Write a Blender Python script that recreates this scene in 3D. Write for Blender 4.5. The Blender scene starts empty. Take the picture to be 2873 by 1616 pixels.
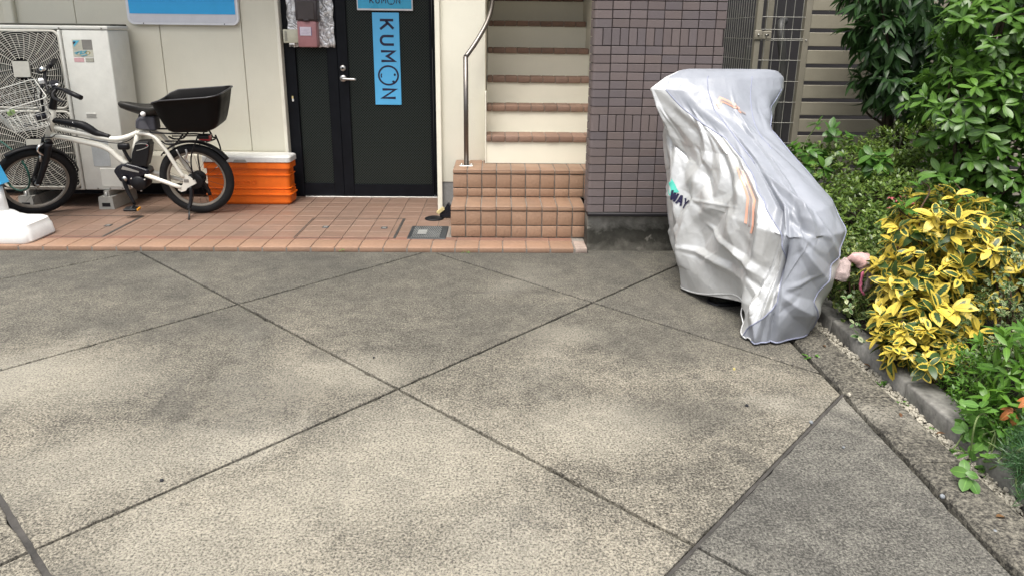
import bpy, bmesh, math, random
import numpy as np
from mathutils import Vector, Matrix
random.seed(7); rng = np.random.default_rng(11)
R = math.radians
SC = bpy.context.scene
COL = SC.collection

# ------------------------------------------------------------------ camera, sky, sun, exposure
cam_d = bpy.data.cameras.new('camera'); cam = bpy.data.objects.new('camera', cam_d); COL.objects.link(cam)
cam_d.sensor_width = 36.0; cam_d.lens = 24.844; cam_d.shift_y = -0.0546
cam_d.clip_start = 0.05; cam_d.clip_end = 500
def cam_matrix(loc, yaw, pitch, roll):
    fw = Vector((math.sin(yaw)*math.cos(pitch), math.cos(yaw)*math.cos(pitch), -math.sin(pitch)))
    r = Vector((math.cos(yaw), -math.sin(yaw), 0)); u = r.cross(fw)
    r2 = math.cos(roll)*r + math.sin(roll)*u; u2 = -math.sin(roll)*r + math.cos(roll)*u
    m = Matrix((r2, u2, -fw)).transposed().to_4x4(); m.translation = loc
    return m
CAMLOC = Vector((-0.0016, -4.2397, 1.3244))
cam.matrix_world = cam_matrix(CAMLOC, 0.0217, 0.2734, 0.0113)
SC.camera = cam
SUN_EL, SUN_AZ = 68.0, 200.0       # elevation; compass azimuth (0 = +Y, clockwise): behind the camera, to its left
world = bpy.data.worlds.new('World'); SC.world = world; world.use_nodes = True
wn = world.node_tree; wn.nodes.clear()
w_out = wn.nodes.new('ShaderNodeOutputWorld'); w_bg = wn.nodes.new('ShaderNodeBackground')
w_sky = wn.nodes.new('ShaderNodeTexSky'); w_sky.sky_type = 'NISHITA'; w_sky.sun_disc = False
w_sky.sun_elevation = R(SUN_EL); w_sky.sun_rotation = R(SUN_AZ)
w_sky.air_density = 1.0; w_sky.dust_density = 6.0; w_sky.ozone_density = 1.0
w_hs = wn.nodes.new('ShaderNodeHueSaturation'); w_hs.inputs['Saturation'].default_value = 0.36
wn.links.new(w_sky.outputs[0], w_hs.inputs['Color']); wn.links.new(w_hs.outputs[0], w_bg.inputs['Color'])
w_bg.inputs['Strength'].default_value = 0.12
wn.links.new(w_bg.outputs[0], w_out.inputs['Surface'])
sun_d = bpy.data.lights.new('sun', 'SUN'); sun = bpy.data.objects.new('sun', sun_d); COL.objects.link(sun)
sun_d.energy = 1.5; sun_d.angle = R(30); sun_d.color = (1.0, 0.96, 0.87)
sd = Vector((math.sin(R(SUN_AZ))*math.cos(R(SUN_EL)), math.cos(R(SUN_AZ))*math.cos(R(SUN_EL)), math.sin(R(SUN_EL))))
sun.rotation_euler = sd.to_track_quat('Z', 'Y').to_euler(); sun.location = sd*20
vs = SC.view_settings; vs.view_transform = 'Standard'; vs.look = 'None'; vs.exposure = 1.0; vs.gamma = 1.0; vs.use_curve_mapping = False
SC.cycles.use_denoising = True
SC.cycles.max_bounces = 8

# ------------------------------------------------------------------ object helpers
def empty(name, loc=(0, 0, 0)):
    o = bpy.data.objects.new(name, None); COL.objects.link(o); o.location = loc; o.empty_display_size = 0.1
    return o
def tag(o, label=None, cat=None, group=None, kind=None):
    if label: o['label'] = label
    if cat: o['category'] = cat
    if group: o['group'] = group
    if kind: o['kind'] = kind
    return o
def thing(name, label, cat, loc=(0, 0, 0), group=None):
    return tag(empty(name, loc), label, cat, group)
def link(name, me, parent=None, m=None):
    o = bpy.data.objects.new(name, me); COL.objects.link(o)
    if m is not None and not me.materials: me.materials.append(m)
    if parent is not None: o.parent = parent
    return o
def off(parent):
    """world offset of a parent Empty chain that is only translated"""
    v = Vector((0, 0, 0)); p = parent
    while p is not None: v += p.location; p = p.parent
    return v
class MB:
    def __init__(s): s.v = []; s.f = []; s.sm = []
    def add(s, vs, fs, smooth=False):
        b = len(s.v); s.v += [tuple(x) for x in vs]
        for f in fs: s.f.append(tuple(b+i for i in f)); s.sm.append(smooth)
        return s
    def box(s, x0, x1, y0, y1, z0, z1):
        return s.add([(x0,y0,z0),(x1,y0,z0),(x1,y1,z0),(x0,y1,z0),(x0,y0,z1),(x1,y0,z1),(x1,y1,z1),(x0,y1,z1)],
              [(3,2,1,0),(4,5,6,7),(0,1,5,4),(1,2,6,5),(2,3,7,6),(3,0,4,7)])
    def bbox(s, x0, x1, y0, y1, z0, z1, b=0.004, seg=2):
        bm = bmesh.new(); bmesh.ops.create_cube(bm, size=1.0)
        for v in bm.verts: v.co = Vector(((x0+x1)/2+v.co.x*(x1-x0), (y0+y1)/2+v.co.y*(y1-y0), (z0+z1)/2+v.co.z*(z1-z0)))
        bmesh.ops.bevel(bm, geom=bm.edges[:], offset=b, segments=seg, affect='EDGES', profile=0.5)
        bm.verts.index_update()
        s.add([v.co[:] for v in bm.verts], [[v.index for v in f.verts] for f in bm.faces], seg > 1); bm.free(); return s
    def tube(s, pts, rad, seg=8, cap=True, closed=False, flat=1.0):
        pts = [Vector(p) for p in pts]; n = len(pts)
        if not hasattr(rad, '__len__'): rad = [rad]*n
        T = []
        for i in range(n):
            a = pts[i-1] if (i > 0 or closed) else pts[i]; b = pts[(i+1) % n] if (i < n-1 or closed) else pts[i]
            t = (b-a); T.append(t.normalized() if t.length > 1e-9 else Vector((0,0,1)))
        nrm = T[0].orthogonal().normalized(); rings = []
        for i in range(n):
            if i: nrm = (nrm - T[i]*nrm.dot(T[i])); nrm = nrm.normalized() if nrm.length > 1e-6 else T[i].orthogonal().normalized()
            bn = T[i].cross(nrm)
            rings.append([pts[i] + (nrm*math.cos(2*math.pi*k/seg) + bn*math.sin(2*math.pi*k/seg)*flat)*rad[i] for k in range(seg)])
        vs = [tuple(v) for r in rings for v in r]; fs = []
        for i in range(n if closed else n-1):
            j = (i+1) % n
            for k in range(seg): fs.append((i*seg+k, i*seg+(k+1) % seg, j*seg+(k+1) % seg, j*seg+k))
        s.add(vs, fs, True)
        if cap and not closed:
            b = len(s.v)-n*seg
            s.f.append(tuple(b+k for k in reversed(range(seg)))); s.sm.append(False)
            s.f.append(tuple(b+(n-1)*seg+k for k in range(seg))); s.sm.append(False)
        return s
    def lathe(s, prof, axis_o, axis_d, seg=24, close=False):
        """prof: list of (r, h) along axis_d from axis_o"""
        o = Vector(axis_o); d = Vector(axis_d).normalized(); a = d.orthogonal().normalized(); b = d.cross(a)
        vs = []; fs = []; n = len(prof)
        for r, h in prof:
            for k in range(seg):
                t = 2*math.pi*k/seg; vs.append(tuple(o + d*h + (a*math.cos(t)+b*math.sin(t))*r))
        for i in range(n if close else n-1):
            j = (i+1) % n
            for k in range(seg): fs.append((i*seg+k, i*seg+(k+1) % seg, j*seg+(k+1) % seg, j*seg+k))
        return s.add(vs, fs, True)
    def prism(s, poly, h0, h1, axis='z', smooth=False):
        """poly: 2D convex/concave outline ccw; extruded along axis"""
        def P(a, b, h): return (a, b, h) if axis == 'z' else ((a, h, b) if axis == 'y' else (h, a, b))
        n = len(poly); vs = [P(a, b, h0) for a, b in poly] + [P(a, b, h1) for a, b in poly]
        fs = [tuple(reversed(range(n))), tuple(range(n, 2*n))] + [(i, (i+1) % n, n+(i+1) % n, n+i) for i in range(n)]
        s.add(vs, fs[:2], False)
        b = len(s.v)-2*n
        for f in fs[2:]: s.f.append(tuple(b+i for i in f)); s.sm.append(smooth)
        return s
    def xf(s, fn): s.v = [tuple(fn(Vector(p))) for p in s.v]; return s
    def mesh(s, name, m=None):
        me = bpy.data.meshes.new(name); me.from_pydata(s.v, [], s.f)
        me.polygons.foreach_set('use_smooth', s.sm)
        if m is not None: me.materials.append(m)
        bm = bmesh.new(); bm.from_mesh(me); bmesh.ops.recalc_face_normals(bm, faces=bm.faces[:]); bm.to_mesh(me); bm.free()
        me.update(); return me
    def build(s, name, m, parent=None, local=False):
        """vertices are given in world coordinates unless local; the parent's translation is taken off"""
        if parent is not None and not local:
            d = off(parent); s.v = [(x-d.x, y-d.y, z-d.z) for x, y, z in s.v]
        return link(name, s.mesh(name, m), parent)
def smooth_pts(P, n=6, closed=False):
    P = [Vector(p) for p in P]; out = []; N = len(P)
    for i in range(N if closed else N-1):
        p0 = P[(i-1) % N] if (closed or i > 0) else P[i]*2-P[i+1]; p1 = P[i]; p2 = P[(i+1) % N]
        p3 = P[(i+2) % N] if (closed or i+2 < N) else p2*2-p1
        for k in range(n):
            t = k/n
            out.append(0.5*((2*p1)+(p2-p0)*t+(2*p0-5*p1+4*p2-p3)*t*t+(3*p1-p0-3*p2+p3)*t**3))
    if not closed: out.append(P[-1])
    return out
def rrect(x0, x1, z0, z1, r, n=5):
    out = []
    for cx, cz, a0 in ((x1-r, z0+r, -90), (x1-r, z1-r, 0), (x0+r, z1-r, 90), (x0+r, z0+r, 180)):
        for k in range(n+1):
            a = R(a0+90*k/n); out.append((cx+r*math.cos(a), cz+r*math.sin(a)))
    return out
def strokes(mb, polys, width, to3d, thick=0.0015, closed=False):
    """flat lettering: each polyline (2D) becomes a band of that width, to3d(a, b, h) places it"""
    for P in polys:
        cl = P[0] == P[-1] and len(P) > 2
        pts = [Vector((p[0], p[1])) for p in (P[:-1] if cl else P)]; n = len(pts); L = []; Rr = []
        for i in range(n):
            a = pts[i-1] if (i > 0 or cl) else None; b = pts[(i+1) % n] if (i < n-1 or cl) else None
            d1 = (pts[i]-a).normalized() if a is not None else None; d2 = (b-pts[i]).normalized() if b is not None else None
            if d1 is None: d1 = d2
            if d2 is None: d2 = d1
            n1 = Vector((-d1.y, d1.x)); n2 = Vector((-d2.y, d2.x)); m = (n1+n2)
            m = m.normalized() if m.length > 1e-6 else n1
            w = width/2/max(0.45, m.dot(n1))
            L.append(pts[i]+m*w); Rr.append(pts[i]-m*w)
        for i in range(n if cl else n-1):
            j = (i+1) % n
            q = [L[i], Rr[i], Rr[j], L[j]]
            mb.add([to3d(p.x, p.y, 0) for p in q]+[to3d(p.x, p.y, thick) for p in q],
                   [(4,5,6,7),(0,1,5,4),(1,2,6,5),(2,3,7,6),(3,0,4,7)])
    return mb
def circ(cx, cy, rx, ry=None, n=20, a0=0, a1=360):
    ry = rx if ry is None else ry
    return [(cx+rx*math.cos(R(a0+(a1-a0)*k/n)), cy+ry*math.sin(R(a0+(a1-a0)*k/n))) for k in range(n+1)]

# ------------------------------------------------------------------ material helpers
class NT:
    def __init__(s, name):
        s.m = bpy.data.materials.new(name); s.m.use_nodes = True; s.t = s.m.node_tree
        s.b = s.t.nodes['Principled BSDF']; s.out = s.t.nodes['Material Output']
    def n(s, typ, **kw):
        nd = s.t.nodes.new(typ)
        for k, v in kw.items(): setattr(nd, k, v)
        return nd
    def lk(s, a, b): s.t.links.new(a, b)
    def co(s, kind='Object'): return s.n('ShaderNodeTexCoord').outputs[kind]
    def wpos(s): return s.n('ShaderNodeNewGeometry').outputs['Position']
    def mapping(s, vec, scale=(1,1,1), loc=(0,0,0), rot=(0,0,0)):
        n = s.n('ShaderNodeMapping'); s.lk(vec, n.inputs['Vector']); n.inputs['Scale'].default_value = scale
        n.inputs['Location'].default_value = loc; n.inputs['Rotation'].default_value = rot; return n.outputs[0]
    def noise(s, vec, scale, detail=4, rough=0.55, dist=0.0, out='Fac'):
        n = s.n('ShaderNodeTexNoise'); s.lk(vec, n.inputs['Vector']); n.inputs['Scale'].default_value = scale
        n.inputs['Detail'].default_value = detail; n.inputs['Roughness'].default_value = rough; n.inputs['Distortion'].default_value = dist
        return n.outputs[out]
    def voro(s, vec, scale, feature='F1', out='Distance'):
        n = s.n('ShaderNodeTexVoronoi', feature=feature); s.lk(vec, n.inputs['Vector']); n.inputs['Scale'].default_value = scale
        return n.outputs[out]
    def ramp(s, fac, stops, interp='LINEAR'):
        n = s.n('ShaderNodeValToRGB'); s.lk(fac, n.inputs['Fac']); cr = n.color_ramp; cr.interpolation = interp
        while len(cr.elements) < len(stops): cr.elements.new(0.5)
        for e, (p, c) in zip(cr.elements, stops): e.position = p; e.color = c if len(c) == 4 else (*c, 1)
        return n.outputs['Color']
    def mr(s, v, a, b, c=0.0, d=1.0):
        n = s.n('ShaderNodeMapRange'); s.lk(v, n.inputs['Value'])
        for k, x in zip(('From Min', 'From Max', 'To Min', 'To Max'), (a, b, c, d)): n.inputs[k].default_value = x
        return n.outputs[0]
    def mix(s, fac, a, b, typ='MIX'):
        n = s.n('ShaderNodeMix', data_type='RGBA', blend_type=typ)
        for k, x in ((0, fac), (6, a), (7, b)):
            if isinstance(x, (int, float)): n.inputs[k].default_value = x
            elif isinstance(x, (tuple, list)): n.inputs[k].default_value = x if len(x) == 4 else (*x, 1)
            else: s.lk(x, n.inputs[k])
        return n.outputs[2]
    def math(s, op, a, b=None, clamp=False):
        n = s.n('ShaderNodeMath', operation=op); n.use_clamp = clamp
        for k, x in ((0, a), (1, b)):
            if x is None: continue
            if isinstance(x, (int, float)): n.inputs[k].default_value = x
            else: s.lk(x, n.inputs[k])
        return n.outputs[0]
    def bump(s, h, strength=0.3, dist=0.01, normal=None):
        n = s.n('ShaderNodeBump'); s.lk(h, n.inputs['Height']); n.inputs['Strength'].default_value = strength; n.inputs['Distance'].default_value = dist
        if normal is not None: s.lk(normal, n.inputs['Normal'])
        return n.outputs[0]
    def rand(s): return s.n('ShaderNodeObjectInfo').outputs['Random']
    def sep(s, vec):
        n = s.n('ShaderNodeSeparateXYZ'); s.lk(vec, n.inputs[0]); return n.outputs
    def base(s, c):
        if isinstance(c, (tuple, list)): s.b.inputs['Base Color'].default_value = (*c, 1)
        else: s.lk(c, s.b.inputs['Base Color'])
        return s
    def set(s, **kw):
        for k, v in kw.items():
            i = s.b.inputs[{'rough': 'Roughness', 'metal': 'Metallic', 'spec': 'Specular IOR Level', 'norm': 'Normal', 'alpha': 'Alpha',
                            'trans': 'Transmission Weight', 'ior': 'IOR', 'sheen': 'Sheen Weight', 'coat': 'Coat Weight'}[k]]
            if isinstance(v, (int, float)): i.default_value = v
            else: s.lk(v, i)
        return s
def plain(name, c, rough=0.5, metal=0.0, spec=0.5, grime=0.15, bump=0.0, scale=12.0):
    """a paint, plastic or metal: base colour with a little uneven dirt and unevenness in the gloss"""
    t = NT(name); p = t.wpos(); n1 = t.noise(p, scale, 5, 0.6); n2 = t.noise(p, scale*7, 3)
    dark = tuple(x*(1-grime*1.6) for x in c); lite = tuple(min(1, x*(1+grime*0.5)) for x in c)
    t.base(t.mix(t.mr(t.math('ADD', n1, t.math('MULTIPLY', n2, 0.35)), 0.4, 0.95), dark, lite))
    t.set(rough=t.mr(n1, 0.3, 0.7, max(0.02, rough-0.07), min(1, rough+0.07)), metal=metal, spec=spec)
    if bump: t.set(norm=t.bump(n2, bump, 0.004))
    return t.m
# ------------------------------------------------------------------ materials
M = {}
def concrete(name, warm, grey, dirt_y=True, dark=(0.085, 0.082, 0.072), fine=135.0, lo=0.30, hi=0.72, tint=None):
    t = NT(name); p = t.wpos()
    g1 = t.noise(p, fine, 2, 0.8); g2 = t.noise(p, fine*0.45, 3, 0.65); big = t.noise(p, 1.5, 6, 0.66, 0.4); mid = t.noise(p, 11.0, 6, 0.78, 0.3)
    col = t.mix(t.mr(big, 0.36, 0.64), grey, warm)
    grain = t.math('ADD', t.math('MULTIPLY', g1, 0.75), t.math('MULTIPLY', g2, 0.25))
    thr = t.math('ADD', t.math('MULTIPLY', mid, 0.72), t.math('MULTIPLY', big, 0.28))
    f = t.math('ADD', grain, t.math('MULTIPLY', t.math('SUBTRACT', thr, 0.5), 0.40))
    k = t.mr(f, 0.41, 0.585)
    col = t.mix(k, dark, col)
    col = t.mix(t.mr(f, 0.58, 0.70, 0.0, 0.7), col, tuple(min(1, x*1.6) for x in warm))
    spots = t.voro(p, 2.6); col = t.mix(t.mr(spots, 0.016, 0.026, 0.8, 0.0), col, (0.03, 0.03, 0.03))
    pale = t.mr(t.noise(p, 1.3, 5, 0.6, 0.6), 0.54, 0.70, 0.0, 0.55); col = t.mix(t.math('MULTIPLY', pale, t.mr(g1, 0.30, 0.55)), col, (0.40, 0.375, 0.315))
    st = t.noise(t.mapping(p, (1.0, 0.55, 1.0)), 1.9, 6, 0.7, 1.6); col = t.mix(t.mr(st, 0.57, 0.63, 0.0, 0.30), col, (0.06, 0.058, 0.053))
    st2 = t.noise(t.mapping(p, (0.6, 2.2, 1.0), (3.1, 1.7, 0), (0, 0, 0.7)), 3.1, 5, 0.65, 0.8); col = t.mix(t.mr(st2, 0.62, 0.68, 0.0, 0.26), col, (0.065, 0.062, 0.056))
    if dirt_y:      # worn pale areas where cars stand, with ragged edges, and darker smears between them
        wob = t.math('MULTIPLY', t.math('SUBTRACT', t.noise(p, 3.2, 6, 0.7, 0.5), 0.5), 0.95)
        def patch(px, py, rx, ry, c, amt, col):
            d = t.n('ShaderNodeVectorMath', operation='LENGTH'); t.lk(t.mapping(p, (1/rx, 1/ry, 0), (-px/rx, -py/ry, 0)), d.inputs[0])
            m = t.mr(t.math('ADD', d.outputs['Value'], wob), 0.45, 1.15, amt, 0.0)
            return t.mix(t.math('MULTIPLY', m, t.mr(g1, 0.28, 0.56)), col, c)
        for q in ((-0.30, -2.25, 0.42, 0.42), (-1.25, -2.28, 0.42, 0.26), (-0.60, -1.62, 0.34, 0.18), (-0.75, -2.62, 0.40, 0.28), (0.35, -2.05, 0.30, 0.22), (-1.75, -1.7, 0.45, 0.3), (0.30, -1.25, 0.22, 0.12), (0.05, -2.85, 0.6, 0.25)):
            col = patch(*q, (0.41, 0.38, 0.31), 0.48, col)
        for q in ((-0.95, -1.85, 0.40, 0.22), (0.75, -1.35, 0.40, 0.22), (0.05, -1.25, 0.30, 0.20), (0.90, -0.85, 0.20, 0.16), (-1.5, -1.15, 0.5, 0.16), (0.72, -1.95, 0.28, 0.18)):
            col = patch(*q, (0.060, 0.058, 0.053), 0.36, col)
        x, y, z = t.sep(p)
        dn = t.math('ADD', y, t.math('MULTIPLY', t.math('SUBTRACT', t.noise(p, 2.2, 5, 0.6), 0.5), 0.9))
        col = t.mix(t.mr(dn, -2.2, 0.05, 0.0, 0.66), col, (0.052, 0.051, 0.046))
    if tint: col = t.mix(1.0, col, tint, 'MULTIPLY')
    col = t.mix(t.mr(t.rand(), 0, 1, 0.0, 0.12), col, (0.08, 0.08, 0.077))
    t.base(col); t.set(rough=0.92, spec=0.25, norm=t.bump(t.math('ADD', g1, t.math('MULTIPLY', g2, 0.8)), 0.55, 0.004))
    return t.m
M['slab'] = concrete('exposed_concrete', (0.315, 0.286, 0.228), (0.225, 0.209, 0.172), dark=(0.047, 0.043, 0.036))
M['slab_grey'] = concrete('grey_concrete', (0.205, 0.195, 0.168), (0.155, 0.149, 0.132), dirt_y=False, dark=(0.044, 0.042, 0.038))
M['border'] = concrete('aggregate_border', (0.20, 0.185, 0.15), (0.135, 0.126, 0.106), dirt_y=False, fine=95.0, dark=(0.035, 0.032, 0.028))
M['joint'] = plain('joint_filler', (0.022, 0.02, 0.019), 0.95, grime=0.3, bump=0.3)
M['joint_pale'] = plain('joint_timber', (0.07, 0.065, 0.06), 0.95, grime=0.4, bump=0.4)
t = NT('pillar_base_concrete'); p = t.wpos(); n1 = t.noise(p, 5.0, 6, 0.65, 0.6); n2 = t.noise(p, 22, 5, 0.6); x, y, z = t.sep(p)
h = t.math('ADD', z, t.math('MULTIPLY', t.math('SUBTRACT', n1, 0.5), 0.30))
c = t.ramp(h, [(0.0, (0.20, 0.19, 0.165)), (0.06, (0.075, 0.072, 0.062)), (0.13, (0.055, 0.054, 0.046)), (0.21, (0.27, 0.26, 0.235)), (0.27, (0.32, 0.31, 0.285))])
c = t.mix(t.mr(t.noise(p, 9, 3, 0.5, 1.0), 0.60, 0.68, 0, 0.75), c, (0.30, 0.285, 0.25))
t.base(t.mix(t.mr(n2, 0.3, 0.7, 0, 0.5), c, (0.2, 0.19, 0.17), 'MULTIPLY')); t.set(rough=0.92, spec=0.2, norm=t.bump(n2, 0.4, 0.006)); M['pillar_base'] = t.m

def tilemat(name, cols, rough=0.55, relief=0.25, rscale=140.0, streak=0.0, spec=0.35, dirt=0.25):
    t = NT(name); p = t.wpos(); r = t.rand()
    c = t.ramp(r, [(i/max(1, len(cols)-1), q) for i, q in enumerate(cols)])
    pv = t.mapping(p, (1, 1, 9.0)) if streak else p
    n1 = t.noise(pv, rscale*(0.35 if streak else 1), 4, 0.6); n2 = t.noise(p, 4.0, 5, 0.6)
    c = t.mix(t.mr(n1, 0.3, 0.75, 0.0, 0.5), c, tuple(x*0.68 for x in cols[0]))
    c = t.mix(t.mr(n2, 0.42, 0.75, 0.0, dirt), c, (0.10, 0.085, 0.07))
    t.base(c); t.set(rough=t.mr(n2, 0.3, 0.7, rough-0.1, rough+0.12), spec=spec, norm=t.bump(n1, relief, 0.004)); return t.m
M['brick_tile'] = tilemat('mauve_brick_tile', [(0.1404, 0.1124, 0.1109), (0.1737, 0.1404, 0.1368), (0.1515, 0.1272, 0.1315), (0.122, 0.105, 0.1124), (0.1641, 0.1294, 0.122)], 0.6, 0.35, 160, 1.0, dirt=0.12)
M['floor_tile'] = tilemat('terracotta_floor_tile', [(0.2203, 0.1419, 0.1032), (0.2493, 0.1633, 0.1225), (0.2348, 0.1534, 0.1157), (0.2095, 0.1342, 0.1007)], 0.48, 0.08, 60, dirt=0.35)
M['kerb_tile'] = tilemat('terracotta_kerb_tile', [(0.3072, 0.1887, 0.1254), (0.3431, 0.2123, 0.1456), (0.2953, 0.1809, 0.1214)], 0.55, 0.12, 60, dirt=0.3)
M['kerb_dark'] = tilemat('dark_terracotta_strip', [(0.216, 0.116, 0.084), (0.248, 0.136, 0.096)], 0.6, 0.15, 60, dirt=0.4)
M['step_tile'] = tilemat('rough_step_tile', [(0.3211, 0.2, 0.1327), (0.3585, 0.2293, 0.154), (0.3002, 0.1834, 0.1198), (0.3377, 0.2168, 0.1455)], 0.62, 0.75, 75, dirt=0.12)
M['nosing'] = tilemat('stair_nosing_brick', [(0.235, 0.145, 0.105), (0.285, 0.18, 0.13), (0.21, 0.13, 0.095), (0.26, 0.17, 0.13)], 0.75, 0.5, 90, dirt=0.4)
M['grout'] = plain('grout', (0.24, 0.215, 0.19), 0.95, grime=0.3, bump=0.3)
M['grout_dark'] = plain('dark_grout', (0.045, 0.034, 0.034), 0.95, grime=0.2)
def stucco(name, c, b=0.35, sc=170.0):
    t = NT(name); p = t.wpos(); n1 = t.noise(p, sc, 3, 0.6); n2 = t.noise(p, 2.0, 5, 0.6); n3 = t.noise(t.mapping(p, (7, 7, 0.7)), 2.4, 4)
    col = t.mix(t.mr(n2, 0.35, 0.7), tuple(x*0.93 for x in c), c)
    col = t.mix(t.mr(n3, 0.60, 0.85, 0, 0.05), col, (0.30, 0.27, 0.21))
    t.base(col); t.set(rough=0.8, spec=0.3, norm=t.bump(n1, b, 0.004)); return t.m
M['siding'] = stucco('cream_siding', (0.70, 0.675, 0.565))
M['stucco'] = stucco('cream_stucco', (0.80, 0.775, 0.66), 0.5, 120.0)
M['riser'] = stucco('painted_riser', (0.78, 0.75, 0.63), 0.12, 90.0)
M['trim'] = plain('cream_trim', (0.80, 0.77, 0.66), 0.4, grime=0.06)
M['plinth'] = plain('grey_plinth', (0.27, 0.265, 0.26), 0.85, grime=0.25, bump=0.2)
M['black_frame'] = plain('black_aluminium', (0.006, 0.007, 0.010), 0.42, spec=0.16, grime=0.2)
M['black_strip'] = plain('black_flashing', (0.012, 0.010, 0.013), 0.5)
t = NT('wired_glass'); p = t.wpos(); x, y, z = t.sep(p)
def lines(t, a, per, w): return t.mr(t.math('ABSOLUTE', t.math('SUBTRACT', t.math('FRACT', t.math('DIVIDE', a, per)), 0.5)), w, w+0.10, 1.0, 0.0)
l1 = lines(t, t.math('ADD', x, z), 0.021, 0.045); l2 = lines(t, t.math('SUBTRACT', x, z), 0.021, 0.045)
g = t.math('MAXIMUM', l1, l2)
t.base(t.mix(g, (0.003, 0.006, 0.0055), (0.048, 0.055, 0.050))); t.set(rough=0.30, spec=0.18, norm=t.bump(t.noise(p, 60, 2), 0.06, 0.003)); M['glass'] = t.m
t = NT('stainless_steel'); p = t.wpos(); n1 = t.noise(t.mapping(p, (3, 3, 60)), 8, 3)
t.base(t.mix(n1, (0.13, 0.115, 0.108), (0.24, 0.22, 0.205))); t.set(rough=0.38, metal=1.0); M['steel'] = t.m
M['chrome'] = plain('polished_metal', (0.75, 0.75, 0.75), 0.15, 1.0, grime=0.05)
M['satin'] = plain('satin_metal', (0.55, 0.54, 0.52), 0.38, 1.0, grime=0.1)
M['galv'] = plain('galvanised_wire', (0.45, 0.44, 0.40), 0.5, 0.7)
M['cyan'] = plain('cyan_print', (0.105, 0.47, 0.83), 0.4, grime=0.03)
M['cyan_sign'] = plain('cyan_sign_print', (0.035, 0.385, 0.78), 0.4, grime=0.04)
M['cyan_deep'] = plain('deep_cyan_print', (0.05, 0.40, 0.66), 0.3, grime=0.06)
M['white_sign'] = plain('white_enamel', (0.72, 0.73, 0.77), 0.35, grime=0.06)
M['ink'] = plain('dark_ink', (0.012, 0.010, 0.045), 0.5, grime=0.0)
M['white_plastic'] = plain('white_plastic', (0.80, 0.80, 0.79), 0.42, grime=0.06)
M['ac'] = plain('air_conditioner_paint', (0.60, 0.595, 0.55), 0.45, grime=0.07)
M['ac_grille'] = plain('air_conditioner_grille', (0.52, 0.50, 0.44), 0.5, grime=0.1)
M['ac_dark'] = plain('fan_cavity', (0.018, 0.017, 0.016), 0.8)
M['ac_fan'] = plain('fan_blade', (0.045, 0.043, 0.04), 0.6)
M['grey_plastic'] = plain('grey_plastic', (0.33, 0.325, 0.30), 0.6, grime=0.2)
M['rubber'] = plain('tyre_rubber', (0.016, 0.016, 0.017), 0.75, spec=0.25, grime=0.4, bump=0.2)
M['black'] = plain('black_plastic', (0.010, 0.010, 0.012), 0.45, spec=0.28, grime=0.3)
M['black_gloss'] = plain('black_gloss_plastic', (0.009, 0.010, 0.016), 0.28, spec=0.35, grime=0.2)
M['black_matt'] = plain('matt_black', (0.005, 0.0045, 0.0045), 0.5, spec=0.13, grime=0.2)
M['white_paint'] = plain('white_bicycle_paint', (0.76, 0.74, 0.66), 0.22, grime=0.06)
M['rim'] = plain('bicycle_rim', (0.26, 0.235, 0.20), 0.5, 0.4, grime=0.2)
M['spoke'] = plain('spoke', (0.06, 0.06, 0.06), 0.4, 0.8)
M['leather'] = plain('worn_saddle', (0.022, 0.020, 0.017), 0.45, spec=0.4, grime=0.3)
M['bag'] = plain('grey_bag_fabric', (0.055, 0.055, 0.068), 0.8, grime=0.2, bump=0.3)
M['basket_wire'] = plain('white_coated_wire', (0.60, 0.60, 0.56), 0.45, grime=0.1)
M['red'] = plain('red_reflector', (0.30, 0.012, 0.02), 0.25)
M['amber'] = plain('amber_reflector', (0.62, 0.26, 0.02), 0.3)
M['green_note'] = plain('pale_green_paper', (0.45, 0.66, 0.27), 0.7)
M['green_cable'] = plain('green_cable', (0.006, 0.07, 0.05), 0.4)
M['orange'] = plain('orange_cooler_plastic', (0.80, 0.145, 0.006), 0.42, grime=0.12, bump=0.1)
M['lid'] = plain('cooler_lid_plastic', (0.68, 0.68, 0.66), 0.45, grime=0.08)
t = NT('crumpled_foil'); p = t.wpos(); n1 = t.noise(p, 9, 4, 0.55, 2.2); w = t.n('ShaderNodeTexWave', wave_type='BANDS', bands_direction='DIAGONAL')
t.lk(p, w.inputs['Vector']); w.inputs['Scale'].default_value = 5; w.inputs['Distortion'].default_value = 22; w.inputs['Detail'].default_value = 3; w.inputs['Detail Scale'].default_value = 2
t.base(t.mix(t.mr(w.outputs['Fac'], 0.1, 0.5, 0, 1), (0.42, 0.42, 0.43), (0.80, 0.80, 0.81))); t.set(rough=0.35, metal=0.35, norm=t.bump(w.outputs['Fac'], 0.5, 0.006)); M['foil'] = t.m
M['box_brown'] = plain('brown_plastic', (0.045, 0.034, 0.036), 0.4)
M['box_pink'] = plain('faded_red_plastic', (0.40, 0.185, 0.195), 0.45, grime=0.12)
M['paper'] = plain('paper_label', (0.66, 0.60, 0.68), 0.6)
M['cream_box'] = plain('cream_plastic', (0.52, 0.51, 0.40), 0.5, grime=0.1)
M['yellow_wood'] = plain('pale_timber', (0.62, 0.52, 0.26), 0.6)
M['iron'] = plain('cast_iron', (0.050, 0.056, 0.060), 0.6, 0.3, grime=0.3, bump=0.2)
M['iron_lite'] = plain('worn_iron', (0.34, 0.345, 0.33), 0.5, 0.2, grime=0.3)
M['label_beige'] = plain('label_beige', (0.47, 0.46, 0.38), 0.5)
M['label_grey'] = plain('label_grey', (0.21, 0.20, 0.18), 0.5)
M['label_pink'] = plain('label_pink', (0.55, 0.33, 0.34), 0.5)
M['label_teal'] = plain('label_teal', (0.10, 0.33, 0.42), 0.5)
M['label_olive'] = plain('label_olive', (0.28, 0.23, 0.07), 0.5)
M['navy'] = plain('navy_print', (0.015, 0.013, 0.05), 0.5)
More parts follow.
